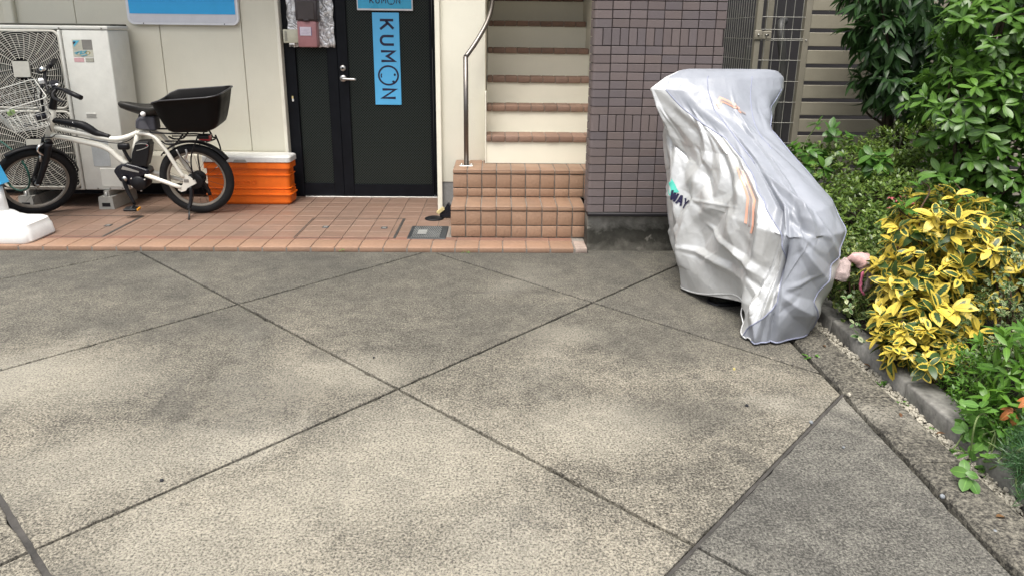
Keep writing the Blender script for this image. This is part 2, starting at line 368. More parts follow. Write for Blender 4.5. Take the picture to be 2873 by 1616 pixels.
M['teal'] = plain('teal_print', (0.09, 0.52, 0.42), 0.5, grime=0.03)
M['fence'] = plain('bronze_fence_paint', (0.30, 0.275, 0.215), 0.45, 0.0, grime=0.08)
M['fence_post'] = plain('bronze_post_paint', (0.24, 0.22, 0.175), 0.45, 0.0, grime=0.08)
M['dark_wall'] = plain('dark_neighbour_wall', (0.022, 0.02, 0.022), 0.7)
M['pipe_grey'] = plain('grey_pipe', (0.06, 0.06, 0.058), 0.5)
M['pipe_green'] = plain('pale_green_pipe', (0.16, 0.20, 0.17), 0.5)
M['soil'] = plain('bed_soil', (0.035, 0.027, 0.018), 0.95, grime=0.5, bump=0.8, scale=20)
M['kerbstone'] = plain('kerb_stone', (0.27, 0.262, 0.243), 0.9, grime=0.5, bump=0.35, scale=9)
M['stone_pale'] = plain('pale_gravel', (0.45, 0.42, 0.35), 0.85, grime=0.35, scale=60)
M['pebble'] = plain('pebble', (0.24, 0.26, 0.28), 0.7, grime=0.25, scale=80)
M['tar'] = plain('dark_speck', (0.02, 0.02, 0.025), 0.8)
M['plush'] = plain('pink_plush', (0.66, 0.43, 0.42), 0.95, grime=0.2, bump=0.7, scale=50)
M['plush_grey'] = plain('greyed_plush', (0.50, 0.40, 0.39), 0.95, grime=0.3, bump=0.7, scale=50)
M['plush_trim'] = plain('pink_trim', (0.72, 0.19, 0.32), 0.7)
M['eye'] = plain('blue_eye', (0.03, 0.05, 0.16), 0.2)
M['white'] = plain('white_fabric', (0.72, 0.68, 0.64), 0.8)
def fabric(name, c, metal, rough, bs):
    t = NT(name); p = t.wpos(); n1 = t.noise(p, 7, 5, 0.6, 1.5); n2 = t.noise(p, 42, 3, 0.6, 0.5)
    warp = t.mix(0.10, p, t.noise(p, 5, 3, 0.6, 0.0, 'Color')); v1 = t.voro(t.mapping(warp, (1.0, 1.0, 0.62)), 7.5); v2 = t.voro(t.mapping(warp, (1.0, 1.0, 0.7), (3, 1, 2)), 19.0)
    t.base(t.mix(t.mr(n1, 0.3, 0.7), tuple(x*0.9 for x in c), c)); t.set(rough=t.mr(n2, 0.3, 0.7, rough-0.06, rough+0.08), metal=metal)
    b0 = t.bump(v1, 0.17*bs, 0.10); b1 = t.bump(v2, 0.15*bs, 0.04, b0); b2 = t.bump(n2, 0.10*bs, 0.012, b1); t.set(norm=b2)
    return t.m
M['cover_silver'] = fabric('silver_coated_nylon', (0.57, 0.58, 0.585), 0.35, 0.38, 0.75)
M['cover_blue'] = fabric('lavender_nylon', (0.285, 0.302, 0.342), 0.0, 0.38, 0.5)
M['seam'] = plain('cover_seam', (0.27, 0.29, 0.40), 0.6)
M['reflect'] = plain('salmon_reflective_tape', (0.80, 0.42, 0.31), 0.4, grime=0.12)
M['reflect_grey'] = plain('grey_reflective_tape', (0.33, 0.28, 0.27), 0.4)
def leafmat(name, c1, c2, vein=1.25, edge=None, edge_w=0.35, rough=0.38, transl=0.22, core=None):
    t = NT(name); r = t.math('FRACT', t.math('ADD', t.rand(), t.n('ShaderNodeAttribute', attribute_name='rnd').outputs['Fac']))
    uv = t.n('ShaderNodeUVMap').outputs[0]; u, v, _ = t.sep(uv)
    a = t.math('ABSOLUTE', t.math('SUBTRACT', t.math('MULTIPLY', u, 2.0), 1.0))
    col = t.mix(r, c1, c2)
    if edge:
        nz = t.noise(t.mapping(uv, (2.0, 5.0, 1.0)), 2.0, 3, 0.6)
        pv = t.math('ABSOLUTE', t.math('SUBTRACT', t.math('MULTIPLY', v, 2.0), 1.05))
        m = t.math('ADD', t.math('MAXIMUM', a, t.math('MULTIPLY', pv, 0.9)), t.math('MULTIPLY', t.math('SUBTRACT', nz, 0.5), 0.7))
        sh = t.mr(r, 0.0, 1.0, 0.60, -0.58)
        e = t.mr(t.math('ADD', m, sh), 1-edge_w-0.1, 1-edge_w+0.02)
        col = t.mix(e, col, t.mix(t.math('FRACT', t.math('MULTIPLY', r, 7.3)), edge, tuple(x*0.82 for x in edge)))
    mid = t.mr(a, 0.03, 0.11, 0.45, 0.0); col = t.mix(mid, col, tuple(min(1, x*vein*1.6) for x in c2))
    t.base(col); t.set(rough=rough, spec=0.5)
    tr = t.n('ShaderNodeBsdfTranslucent'); t.lk(t.mix(0.5, col, tuple(min(1, x*2.0) for x in c2)), tr.inputs['Color'])
    ms = t.n('ShaderNodeMixShader'); ms.inputs[0].default_value = transl
    t.lk(t.b.outputs[0], ms.inputs[1]); t.lk(tr.outputs[0], ms.inputs[2]); t.lk(ms.outputs[0], t.out.inputs['Surface'])
    return t.m
M['leaf_dark'] = leafmat('dark_drooping_leaf', (0.0176, 0.0496, 0.0144), (0.044, 0.1, 0.028))
M['leaf_bright'] = leafmat('bright_whorled_leaf', (0.04, 0.1, 0.0144), (0.104, 0.216, 0.032))
M['leaf_azalea'] = leafmat('azalea_leaf', (0.040, 0.090, 0.014), (0.15, 0.22, 0.04))
M['leaf_broad'] = leafmat('broad_green_leaf', (0.036, 0.1, 0.0176), (0.088, 0.2, 0.028))
M['leaf_yellow'] = leafmat('variegated_leaf', (0.022, 0.060, 0.026), (0.05, 0.10, 0.032), edge=(0.84, 0.65, 0.10), edge_w=0.50, vein=0.9, transl=0.32)
M['leaf_fine'] = leafmat('privet_leaf', (0.032, 0.072, 0.024), (0.08, 0.136, 0.044), edge=(0.36, 0.40, 0.20), edge_w=0.12)
M['leaf_box'] = leafmat('euonymus_leaf', (0.028, 0.068, 0.016), (0.064, 0.112, 0.024), edge=(0.34, 0.40, 0.12), edge_w=0.22)
M['leaf_nandina'] = leafmat('nandina_leaf', (0.044, 0.12, 0.0144), (0.112, 0.24, 0.028))
M['leaf_orange'] = leafmat('orange_leaf', (0.45, 0.14, 0.05), (0.60, 0.24, 0.09))
M['leaf_sprout'] = leafmat('sprout_leaf', (0.064, 0.16, 0.028), (0.12, 0.248, 0.048))
M['leaf_vinca'] = leafmat('vinca_leaf', (0.05, 0.12, 0.04), (0.10, 0.2, 0.06), edge=(0.55, 0.58, 0.36), edge_w=0.25)
M['needle'] = leafmat('conifer_needle', (0.024, 0.075, 0.026), (0.06, 0.14, 0.045))
M['bark'] = plain('bark', (0.07, 0.05, 0.032), 0.9, grime=0.4, bump=0.5, scale=40)
M['twig'] = plain('twig', (0.10, 0.055, 0.035), 0.85, grime=0.3)
M['stalk'] = plain('green_stalk', (0.13, 0.18, 0.06), 0.7)
# ------------------------------------------------------------------ ground: base sheet and sawn concrete bays laid diagonally
g = MB(); g.add([(-60,-60,-0.035),(60,-60,-0.035),(60,60,-0.035),(-60,60,-0.035)], [(0,1,2,3)])
ground = g.build('ground', M['joint']); tag(ground, kind='structure')
GA = R(46.4); NA = Vector((math.cos(GA), math.sin(GA))); NB = Vector((-math.sin(GA), math.cos(GA)))
A_OFF = [-1.541+1.268*k for k in range(-4, 5)]; A_OFF[3] = -2.762
B_OFF = [0.333-1.272*k for k in range(-4, 7)]
def clip(poly, n, o, keep_less=True):
    out = []; s = 1 if keep_less else -1
    for i in range(len(poly)):
        a = poly[i]; b = poly[(i+1) % len(poly)]; da = s*(a.dot(n)-o); db = s*(b.dot(n)-o)
        if da <= 0: out.append(a)
        if da*db < 0: out.append(a + (b-a)*(da/(da-db)))
    return out
def bay(polylims, name, m, z0=-0.034, z1=0.0, parent=ground):
    """convex bay from half planes (n, o, less); slightly rounded edge"""
    def cut(extra):
        P = [Vector((-9,-9)), Vector((9,-9)), Vector((9,9)), Vector((-9,9))]
        for n, o, less in polylims:
            P = clip(P, n, o-(extra if less else -extra), less)
            if len(P) < 3: return None
        return P
    mid = cut(0.0)
    if not mid: return
    ar = 0.5*abs(sum(a.x*b.y-a.y*b.x for a, b in zip(mid, mid[1:]+mid[:1])))
    if ar < 0.004: return
    P = []; N = []; cen = sum(mid, Vector((0, 0)))/len(mid)      # worn arris: small chips along every edge
    for a, b in zip(mid, mid[1:]+mid[:1]):
        e = b-a; L = e.length; k = max(1, int(L/0.035)); nn = Vector((-e.y, e.x))/max(L, 1e-9)
        if nn.dot(cen-(a+b)/2) < 0: nn = -nn
        for i in range(k):
            chip = abs(random.gauss(0, 0.0011))+(random.uniform(0.002, 0.007) if random.random() < 0.05 else 0)
            P.append(a+e*(i/k)+nn*(chip if i else 0)); N.append(nn)
    mid = P; top = [p+q*0.0035 for p, q in zip(P, N)]
    n = len(mid); mb = MB()
    mb.add([(p.x,p.y,z1) for p in top]+[(p.x,p.y,z1-0.003) for p in mid]+[(p.x,p.y,z0) for p in mid],
           [tuple(range(n))]+[(i+n,(i+1)%n+n,(i+1)%n,i) for i in range(n)]+[(i+2*n,(i+1)%n+2*n,(i+1)%n+n,i+n) for i in range(n)])
    return mb.build(name, m, parent)
GW = 0.0058
for i in range(len(A_OFF)-1):
    for j in range(len(B_OFF)-1):
        a0, a1 = A_OFF[i], A_OFF[i+1]; b1, b0 = B_OFF[j], B_OFF[j+1]
        wa0 = 0.008 if i == 3 else GW; wb0 = 0.0065 if j == 5 else GW
        wa1 = 0.008 if i+1 == 3 else GW; wb1 = 0.0065 if j == 6 else GW
        grey = b1 < -2.0
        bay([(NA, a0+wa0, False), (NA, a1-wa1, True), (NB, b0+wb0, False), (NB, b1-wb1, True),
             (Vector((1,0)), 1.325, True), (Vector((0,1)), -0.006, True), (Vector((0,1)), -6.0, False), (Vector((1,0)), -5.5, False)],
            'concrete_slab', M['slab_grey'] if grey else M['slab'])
# the slab in front of the pillar base, and the two wide joints with their pale filler
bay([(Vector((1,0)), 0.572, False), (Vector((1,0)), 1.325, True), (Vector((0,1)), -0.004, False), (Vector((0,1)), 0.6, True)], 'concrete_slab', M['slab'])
def joint_strip(n, o, w, m, t0, t1):
    d = Vector((-n.y, n.x)); q = [n*(o-w)+d*t0, n*(o+w)+d*t0, n*(o+w)+d*t1, n*(o-w)+d*t1]
    mb = MB(); mb.add([(p.x,p.y,-0.006) for p in q]+[(p.x,p.y,-0.03) for p in q], [(0,1,2,3),(0,1,5,4),(1,2,6,5),(2,3,7,6),(3,0,4,7)])
    mb.build('joint_filler', m, ground)
joint_strip(NB, -2.211, 0.005, M['joint_pale'], -2.05, 3.2); joint_strip(NA, -2.762, 0.010, M['joint_pale'], -4.5, 2.9)
# rough aggregate border along the bed
for i, (y0, y1) in enumerate([(-4.6,-3.35),(-3.345,-2.28),(-2.275,-1.86),(-1.855,-1.10),(-1.095,-0.2),(-0.195,0.60)]):
    mb = MB(); n = 14
    for k in range(n):   # broken, uneven edge
        pass
    xs0 = [1.338+random.uniform(-.004,.004)+(0.012 if y0 < -2.5 else 0)*random.random() for _ in range(n+1)]; ys = [y0+(y1-y0)*k/n for k in range(n+1)]
    ztop = 0.012
    v = []; f = []
    for k in range(n+1):
        v += [(xs0[k],ys[k],-0.03),(xs0[k]+.004,ys[k],ztop-.010+random.uniform(-.003,.002)),(xs0[k]+.016,ys[k],ztop),(1.495,ys[k],ztop+.004),(1.50,ys[k],-0.03)]
    for k in range(n):
        for q in range(4): f.append((k*5+q, k*5+q+1, (k+1)*5+q+1, (k+1)*5+q))
    f += [(0,1,2,3,4), tuple(n*5+q for q in (4,3,2,1,0))]
    mb.add(v, f); o = mb.build('border_strip', M['border'], ground)
# planting bed
s_ = MB(); nx, ny = 30, 44
for j in range(ny+1):
    for i in range(nx+1):
        x = 1.63+3.9*i/nx; y = -4.6+5.6*j/ny
        s_.v.append((x, y, 0.045+0.02*math.sin(x*9+y*5)+0.015*random.random()+0.06*min(1, (x-1.63)/0.8)))
for j in range(ny):
    for i in range(nx): s_.f.append((j*(nx+1)+i, j*(nx+1)+i+1, (j+1)*(nx+1)+i+1, (j+1)*(nx+1)+i)); s_.sm.append(True)
bed = s_.build('bed_soil', M['soil']); tag(bed, kind='structure')
kerb_names = ['nearest the camera, running out of the picture', 'beside the orange-tinged plant', 'below the yellow variegated shrub', 'farthest, behind the covered scooter']
ky = [(-3.35,-2.45),(-2.44,-1.84),(-1.83,-1.22),(-1.21,-0.55)]
for (y0, y1), nm in zip(ky, kerb_names):
    mb = MB(); mb.bbox(1.553+random.uniform(-.004,.004), 1.665, y0, y1, -0.03, 0.066+random.uniform(-.006,.004), 0.010, 2)
    tag(mb.build('kerb_stone', M['kerbstone']), 'grey concrete kerb stone of the bed, '+nm, 'kerb stone', 'kerb stones of the planting bed')

# ------------------------------------------------------------------ porch floor with its tiles
ZP = 0.028
pf = MB(); pf.box(-6.0, 0.566, 0.004, 1.47, -0.03, ZP-0.006)
porch = pf.build('porch_floor', M['grout']); tag(porch, kind='structure')
def tile_mesh(name, sx, sy, sz, m, b=0.0025, seg=1):
    mb = MB(); mb.bbox(-sx/2, sx/2, -sy/2, sy/2, -sz/2, sz/2, b, seg); return mb.mesh(name, m)
def put(name, me, loc, parent, rz=0.0, jit=0.0):
    o = bpy.data.objects.new(name, me); COL.objects.link(o); o.parent = parent
    d = off(parent); o.location = (loc[0]-d.x, loc[1]-d.y, loc[2]-d.z)
    o.rotation_euler = (random.gauss(0, jit), random.gauss(0, jit), rz+random.gauss(0, jit)); return o
K0 = -0.1166
kt = tile_mesh('kerb_tile', 0.1455, 0.166, 0.034, M['kerb_tile'], 0.005, 2); kd = tile_mesh('strip_tile', 0.1475, 0.066, 0.012, M['kerb_dark'])
ft = tile_mesh('floor_tile', 0.1465, 0.134, 0.012, M['floor_tile'], 0.002)
def covered(x, y):   # hatches and the iron cover interrupt the tiling
    return -0.60 < x < -0.335 and 0.185 < y < 0.51
for k in range(-26, 5):
    xc = K0+0.15*k+0.075
    if xc > 0.52: continue
    put('kerb_tile', kt, (xc, 0.086, ZP-0.016), porch, 0, 0.002)
    put('strip_tile', kd, (xc+0.004, 0.205, ZP-0.0055), porch, 0, 0.001)
    for r in range(9):
        yc = 0.24+0.1375*(r+0.5)
        if xc > -0.32 and r < 4: continue
        if xc > -0.10: continue
        if covered(xc, yc):
            continue
        put('floor_tile', ft, (xc, yc, ZP-0.0065), porch, 0, 0.0012)
put('kerb_tile', tile_mesh('kerb_tile_end', 0.075, 0.166, 0.034, plain('cement_patched_tile', (0.42, 0.33, 0.28), 0.8, grime=0.3, bump=0.4), 0.005, 2), (0.528, 0.086, ZP-0.0155), porch)
mb = MB(); mb.box(-0.62, -0.32, 0.243, 0.52, -0.02, ZP-0.002); mb.build('mortar_bed', M['grout'], porch)
# flush access hatches: thin metal rim round tiles, two lifting slots each
def hatch(x0, x1, y0, y1, keys, label):
    t_ = thing('access_hatch', label, 'hatch', ((x0+x1)/2, (y0+y1)/2, ZP), 'flush access hatches in the porch floor')
    w = 0.006; z0, z1 = ZP-0.004, ZP+0.0016
    mb = MB(); mb.box(x0, x1, y0, y0+w, z0, z1); mb.box(x0, x1, y1-w, y1, z0, z1); mb.box(x0, x0+w, y0+w, y1-w, z0, z1)
    mb.box(x1-0.018, x1, y0+w, y1-w, z0, z1)
    mb.build('rim', plain('hatch_rim', (0.085, 0.08, 0.075), 0.5, 0.4), t_)
    for kx, ky_ in keys:
        s = MB(); s.bbox(kx-0.022, kx+0.022, ky_-0.024, ky_+0.024, z0, z1+0.0008, 0.002, 1); k_ = s.build('lifting_slot', M['iron'], t_)
        s = MB(); s.box(kx-0.012, kx+0.012, ky_-0.012, ky_+0.012, z1, z1+0.0016); s.build('slot_plate', M['iron_lite'], k_)
hatch(-3.22, -2.55, 0.207, 0.752, [(-2.668, 0.487), (-3.075, 0.489)], 'flush tiled floor hatch with a thin metal rim beneath the white bicycle')
hatch(-1.33, -0.665, 0.203, 0.72, [(-1.183, 0.478), (-0.779, 0.465)], 'flush tiled floor hatch with a thin metal rim in front of the glass door')
# cast iron cover
t_ = thing('drain_cover', 'dark square cast iron drain cover beside the tiled steps', 'drain cover', (-0.465, 0.345, ZP))
mb = MB(); mb.bbox(-0.592, -0.338, 0.192, 0.506, ZP-0.004, ZP+0.004, 0.003, 1); mb.build('frame', M['iron'], t_)
mb = MB(); mb.bbox(-0.572, -0.376, 0.208, 0.490, ZP+0.003, ZP+0.006, 0.002, 1); plate = mb.build('plate', M['iron'], t_)
st = MB()
for i in range(13):
    for j in range(12):
        x = -0.562+0.0148*i+(0.007 if j % 2 else 0); y = 0.220+0.0232*j
        if -0.535 < x < -0.475 and 0.285 < y < 0.41 or x > -0.382: continue
        st.add([(x-0.005,y-0.004,ZP+.006),(x+0.002,y-0.006,ZP+.006),(x+0.005,y+0.004,ZP+.006),(x-0.002,y+0.006,ZP+.006),(x,y,ZP+.0085)], [(0,1,4),(1,2,4),(2,3,4),(3,0,4)])
tag(st.build('studs', M['iron_lite'], plate), kind='stuff')
mb = MB(); mb.box(-0.535, -0.475, 0.29, 0.40, ZP+.0058, ZP+.0072); mb.box(-0.522,-0.488,0.33,0.385,ZP+.0072,ZP+.0085); mb.build('cast_badge', M['iron_lite'], plate)

# ------------------------------------------------------------------ building: walls, ceiling, door recess
bld = thing('building', 'cream rendered building wall around the glass door, with a low ceiling over the porch', 'building', (-1.5, 1.36, 0))
mb = MB(); mb.box(-6.0, -1.662, 1.372, 1.75, 0.151, 2.46); mb.build('wall_core', M['siding'], bld)
jx = [-6.0, -5.62, -5.01, -4.40, -3.79, -3.171, -2.557, -1.943, -1.662]
for a, b in zip(jx[:-1], jx[1:]):
    mb = MB(); mb.bbox(a+0.0022, b-0.0022 if b < -1.7 else b, 1.356, 1.371, 0.405, 2.455, 0.003, 1); mb.build('siding_panel', M['siding'], bld)
mb = MB(); mb.prism([(1.371, 0.15), (1.318, 0.15), (1.318, 0.372), (1.356, 0.402), (1.371, 0.402)], -6.0, -1.664, 'x'); mb.build('skirting', M['siding'], bld)
mb = MB(); mb.bbox(-3.68, -3.60, 1.310, 1.355, 0.405, 2.45, 0.012, 3); mb.build('downpipe', M['siding'], bld)
mb = MB(); mb.bbox(-1.682, -1.654, 1.345, 1.45, 0.03, 2.45, 0.003, 1); mb.build('door_reveal', M['trim'], bld)
mb = MB(); mb.box(-1.66, -0.30, 1.50, 1.75, 2.12, 2.46); mb.build('lintel', M['stucco'], bld)
mb = MB(); mb.bbox(-0.437, -0.092, 0.9, 3.4, 0.262, 2.455, 0.004, 2); mb.build('wall_pier', M['stucco'], bld)
mb = MB(); mb.box(-0.434, -0.094, 0.905, 3.4, 0.0, 0.2615); mb.build('pier_plinth', M['plinth'], bld)
mb = MB(); mb.bbox(-0.443, -0.408, 0.868, 0.8985, 0.034, 2.45, 0.003, 1); mb.build('corner_trim', M['trim'], bld)
mb = MB(); mb.bbox(-0.0915, -0.0835, 0.766, 0.9, 0.428, 0.93, 0.001, 1); mb.build('stair_stringer_edge', M['trim'], bld)
mb = MB(); mb.box(-6.0, 1.32, 0.62, 3.6, 2.462, 5.6); mb.build('upper_storey', M['stucco'], bld)  # out of view; front set back to let more light onto the porch wall
mb = MB(); mb.box(-6.0, -1.662, 1.69, 1.75, -0.02, 0.150); mb.build('shaded_recess_back', M['dark_wall'], bld)  # back of the recess, coloured near-black to stand for its shade
mb = MB(); mb.box(-0.0915, 0.719, 1.12, 3.29, 1.93, 2.461); mb.build('stair_shading_soffit', M['stucco'], bld)  # unseen box added to darken the upper stairs
mb = MB(); mb.box(0.72, 1.30, 0.20, 3.5, 0.0, 2.46); mb.build('stairwell_wall', M['stucco'], bld)
mb = MB(); mb.box(-0.09, 0.72, 3.3, 3.5, 0.0, 2.46); mb.build('stairwell_back_wall', M['stucco'], bld)

# ------------------------------------------------------------------ tiled entrance steps
X0, X1 = -0.309, 0.576
ts = thing('tiled_steps', 'two terracotta tiled entrance steps beside the mauve brick pillar', 'steps', (0.13, 0.5, ZP))
mb = MB(); mb.box(X0+0.006, X1, 0.254, 0.90, 0.0, 0.231); mb.box(X0+0.006, 0.70, 0.531, 0.90, 0.2311, 0.421); mb.build('step_core', M['grout'], ts)
def face_tiles(y, z0, z1, x0, x1, nm, m, dpt=0.012, bev=0.003, proud=0.0):
    me = {}
    x = x0; k = 0
    while x < x1-0.012:
        w = min(0.1, x1-x); key = round(w, 3)
        if key not in me:
            me[key] = tile_mesh(nm, w-0.0068, dpt, z1-z0-0.0065, m, bev, 2)
        put(nm, me[key], (x+w/2, y+dpt/2-proud+random.uniform(-.0007,.0007), (z0+z1)/2), ts, 0, 0.002); x += 0.1; k += 1
def flat_tiles(z, y0, y1, x0, x1, nm, m, dpt=0.012, proud=0.0):
    me = {}; x = x0
    while x < x1-0.012:
        w = min(0.1, x1-x); key = (round(w, 3), round(y1-y0, 3))
        if key not in me: me[key] = tile_mesh(nm, w-0.0068, y1-y0-0.004, dpt, m, 0.004, 2)
        put(nm, me[key], (x+w/2, (y0+y1)/2, z-dpt/2+proud), ts, 0, 0.0015); x += 0.1
M['step_top'] = tilemat('smooth_step_tile', [(0.275, 0.17, 0.115), (0.31, 0.195, 0.13), (0.26, 0.163, 0.108)], 0.5, 0.12, 60, dirt=0.35)
face_tiles(0.243, 0.028, 0.109, X0, X1, 'riser_tile', M['step_tile']); face_tiles(0.243, 0.109, 0.207, X0, X1, 'riser_tile', M['step_tile'])
face_tiles(0.238, 0.207, 0.234, X0, X1, 'nosing_tile', M['step_tile'], 0.02); flat_tiles(0.2375, 0.236, 0.530, X0, X1, 'tread_tile', M['step_top'])
face_tiles(0.520, 0.239, 0.299, X0, 0.691, 'riser_tile', M['step_tile']); face_tiles(0.520, 0.299, 0.398, X0, 0.691, 'riser_tile', M['step_tile'])
face_tiles(0.515, 0.398, 0.425, X0, 0.691, 'nosing_tile', M['step_tile'], 0.02); flat_tiles(0.4285, 0.513, 0.765, X0, 0.691, 'tread_tile', M['step_top'])
flat_tiles(0.4285, 0.766, 0.898, X0, -0.093, 'tread_tile', M['step_top'])
# ------------------------------------------------------------------ staircase
sc_ = thing('staircase', 'cream staircase with brown brick nosings climbing between the wall and the brick pillar', 'staircase', (0.26, 0.78, 0.428))
zk = [0.428, 0.626, 0.815, 1.007, 1.216, 1.425, 1.631, 1.835, 2.04, 2.24]
nz_me = {}
for k in range(1, 10):
    y = 0.778+0.25*(k-1)
    mb = MB(); mb.box(-0.088, 0.719, y, 3.29-0.002*k, zk[k-1]-(0.0 if k == 1 else 0.02), zk[k]-0.012); mb.build('riser', M['riser'], sc_)
    x = -0.083; first = True
    while x < 0.70:
        w = 0.038 if first else 0.0965; w = min(w, 0.715-x); first = False; key = round(w, 3)
        if key not in nz_me: nz_me[key] = tile_mesh('nosing_brick', w-0.004, 0.225, 0.043, M['nosing'], 0.005, 2)
        put('nosing_brick', nz_me[key], (x+w/2, y+0.0985+random.uniform(-.002,.002), zk[k]-0.0215+random.uniform(-.0008,.0008)), sc_, 0, 0.002); x += w
    mb = MB(); mb.box(-0.087, 0.718, y-0.007, y+0.24, zk[k]-0.040, zk[k]-0.006); mb.build('tread_bed', M['grout'], sc_)

# ------------------------------------------------------------------ brick pillar
pl = thing('brick_pillar', 'mauve brick tiled pillar on a stained concrete base beside the stairs', 'pillar', (0.93, 0.3, 0))
mb = MB(); mb.box(0.562, 1.312, 0.008, 0.15, 0.235, 2.46); mb.build('pillar_core', M['grout_dark'], pl)
mb = MB(); mb.bbox(0.568, 1.325, 0.055, 0.195, -0.02, 0.236, 0.004, 2); mb.build('concrete_base', M['pillar_base'], pl)
mb = MB(); mb.bbox(0.556, 1.322, -0.002, 0.155, 0.2365, 0.2605, 0.006, 2); mb.build('flashing_strip', M['black_strip'], pl)
bt = tile_mesh('brick_tile', 0.0952, 0.011, 0.0452, M['brick_tile'], 0.0018); bs = tile_mesh('brick_tile_soldier', 0.0455, 0.011, 0.0952, M['brick_tile'], 0.0018)
bh = tile_mesh('brick_tile_end', 0.0575, 0.011, 0.0452, M['brick_tile'], 0.0018)
def corner_tile(w, h):   # wraps the rounded left edge of the pillar
    r = 0.022; out = [(w, 0.0)]
    for k in range(6):
        a = R(90*k/5); out.append((r-r*math.sin(a), r-r*math.cos(a)))
    out += [(0, 0.052), (0.011, 0.052), (0.011, 0.03), (0.03, 0.011), (w, 0.011)]
    mb = MB(); mb.prism(out, -h/2, h/2, 'z', False); return mb.mesh('corner_tile', M['brick_tile'])
ct = corner_tile(0.1005, 0.0452); ctt = corner_tile(0.050, 0.0952); sd_t = tile_mesh('side_tile', 0.011, 0.0952, 0.0452, M['brick_tile'], 0.0018)
c = 0; z = 0.262
while z < 1.9:
    soldier = (c in (10, 20, 30))
    h = 0.1 if soldier else 0.05
    if soldier:
        put('brick_tile', ctt, (0.5515, 0.0, z+h/2), pl)
        xs = 0.6070
        while xs < 1.30: put('brick_tile', bs, (xs+0.0235, 0.0055+random.uniform(-.0006,.0006), z+h/2), pl, 0, 0.0015); xs += 0.05
        for yy in (0.102,): put('brick_tile', sd_t, (0.557, yy, z+0.025), pl); put('brick_tile', sd_t, (0.557, yy, z+0.075), pl)
        c += 2
    else:
        put('brick_tile', ct, (0.5515, 0.0, z+h/2), pl)
        for i in range(6): put('brick_tile', bt, (0.657+0.1*i+0.05, 0.0055+random.uniform(-.0006,.0006), z+h/2), pl, 0, 0.0015)
        put('brick_tile', bh, (1.2888, 0.0055, z+h/2), pl)
        for yy in (0.102,): put('brick_tile', sd_t, (0.557, yy, z+0.025), pl)
        c += 1
    z += h
# ------------------------------------------------------------------ neighbouring wall behind the fences
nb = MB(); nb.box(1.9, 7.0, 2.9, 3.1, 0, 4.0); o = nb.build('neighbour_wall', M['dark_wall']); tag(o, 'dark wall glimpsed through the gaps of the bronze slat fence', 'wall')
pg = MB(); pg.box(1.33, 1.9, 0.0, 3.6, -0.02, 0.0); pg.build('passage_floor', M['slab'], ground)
# ------------------------------------------------------------------ glass door and sidelight
dr = thing('glass_door', 'black framed glass door with a narrow sidelight and wired dark glass', 'door', (-1.06, 1.43, ZP))
YD = 1.43
fr = MB()
fr.bbox(-1.654, -1.568, YD-0.02, YD+0.06, ZP, 2.12, 0.003, 1); fr.bbox(-1.325, -1.245, YD-0.02, YD+0.06, ZP, 2.12, 0.003, 1)
fr.bbox(-0.512, -0.440, YD-0.005, YD+0.06, ZP, 2.12, 0.003, 1); fr.box(-1.567, -1.326, YD-0.012, YD+0.05, ZP, 0.135); fr.box(-1.567, -1.326, YD-0.012, YD+0.05, 2.02, 2.12)
fr.box(-1.2445, -0.5125, YD, YD+0.06, 2.07, 2.12)
fr.build('frame', M['black_frame'], dr)
mb = MB(); mb.box(-1.567, -1.326, YD+0.008, YD+0.016, 0.136, 2.019); mb.build('side_pane', M['glass'], dr)
lf = MB(); lf.bbox(-1.242, -1.163, YD-0.032, YD+0.012, ZP+0.010, 2.065, 0.003, 1); lf.bbox(-0.532, -0.515, YD-0.03, YD+0.012, ZP+0.010, 2.065, 0.003, 1)
lf.box(-1.162, -0.533, YD-0.028, YD+0.010, ZP+0.010, 0.132); lf.box(-1.162, -0.533, YD-0.028, YD+0.010, 1.95, 2.06)
leaf_o = lf.build('door_leaf', M['black_frame'], dr)
mb = MB(); mb.box(-1.1625, -0.5325, YD-0.012, YD-0.004, 0.1325, 1.9495); mb.build('pane', M['glass'], leaf_o)
mb = MB(); mb.bbox(-1.56, -0.49, 1.385, 1.47, ZP-0.003, ZP+0.008, 0.002, 1); mb.build('threshold', M['satin'], dr)
h = MB(); h.lathe([(0.0, 0.014), (0.021, 0.014), (0.023, 0.008), (0.023, -0.002)], (-1.203, 1.398, 1.052), (0, -1, 0), 20); lock = h.build('lock', M['satin'], leaf_o)
h = MB(); h.lathe([(0.0, 0.0155), (0.007, 0.0155), (0.009, 0.013)], (-1.203, 1.398, 1.052), (0, -1, 0), 12); h.build('keyhole', M['black'], lock)
for v in lock.data.vertices: pass
h = MB(); h.lathe([(0.0, 0.02), (0.024, 0.018), (0.027, 0.012), (0.027, -0.002)], (-1.203, 1.398, 0.975), (0, -1, 0), 20)
h.tube(smooth_pts([(-1.203, 1.385, 0.975), (-1.203, 1.352, 0.975), (-1.185, 1.345, 0.974), (-1.15, 1.345, 0.972), (-1.096, 1.346, 0.970)], 4), [0.011]*13+[0.012]*3+[0.010], 8, flat=0.75)
h.build('handle', M['satin'], leaf_o)
mb = MB(); mb.bbox(-1.614, -1.601, 1.398, 1.41, 0.792, 0.812, 0.002, 1); fl = mb.build('frame_latch', M['white_plastic'], dr)
mb = MB(); mb.bbox(-1.615, -1.603, 1.398, 1.41, 0.813, 0.834, 0.002, 1); mb.build('latch_tape', M['yellow_wood'], dr)

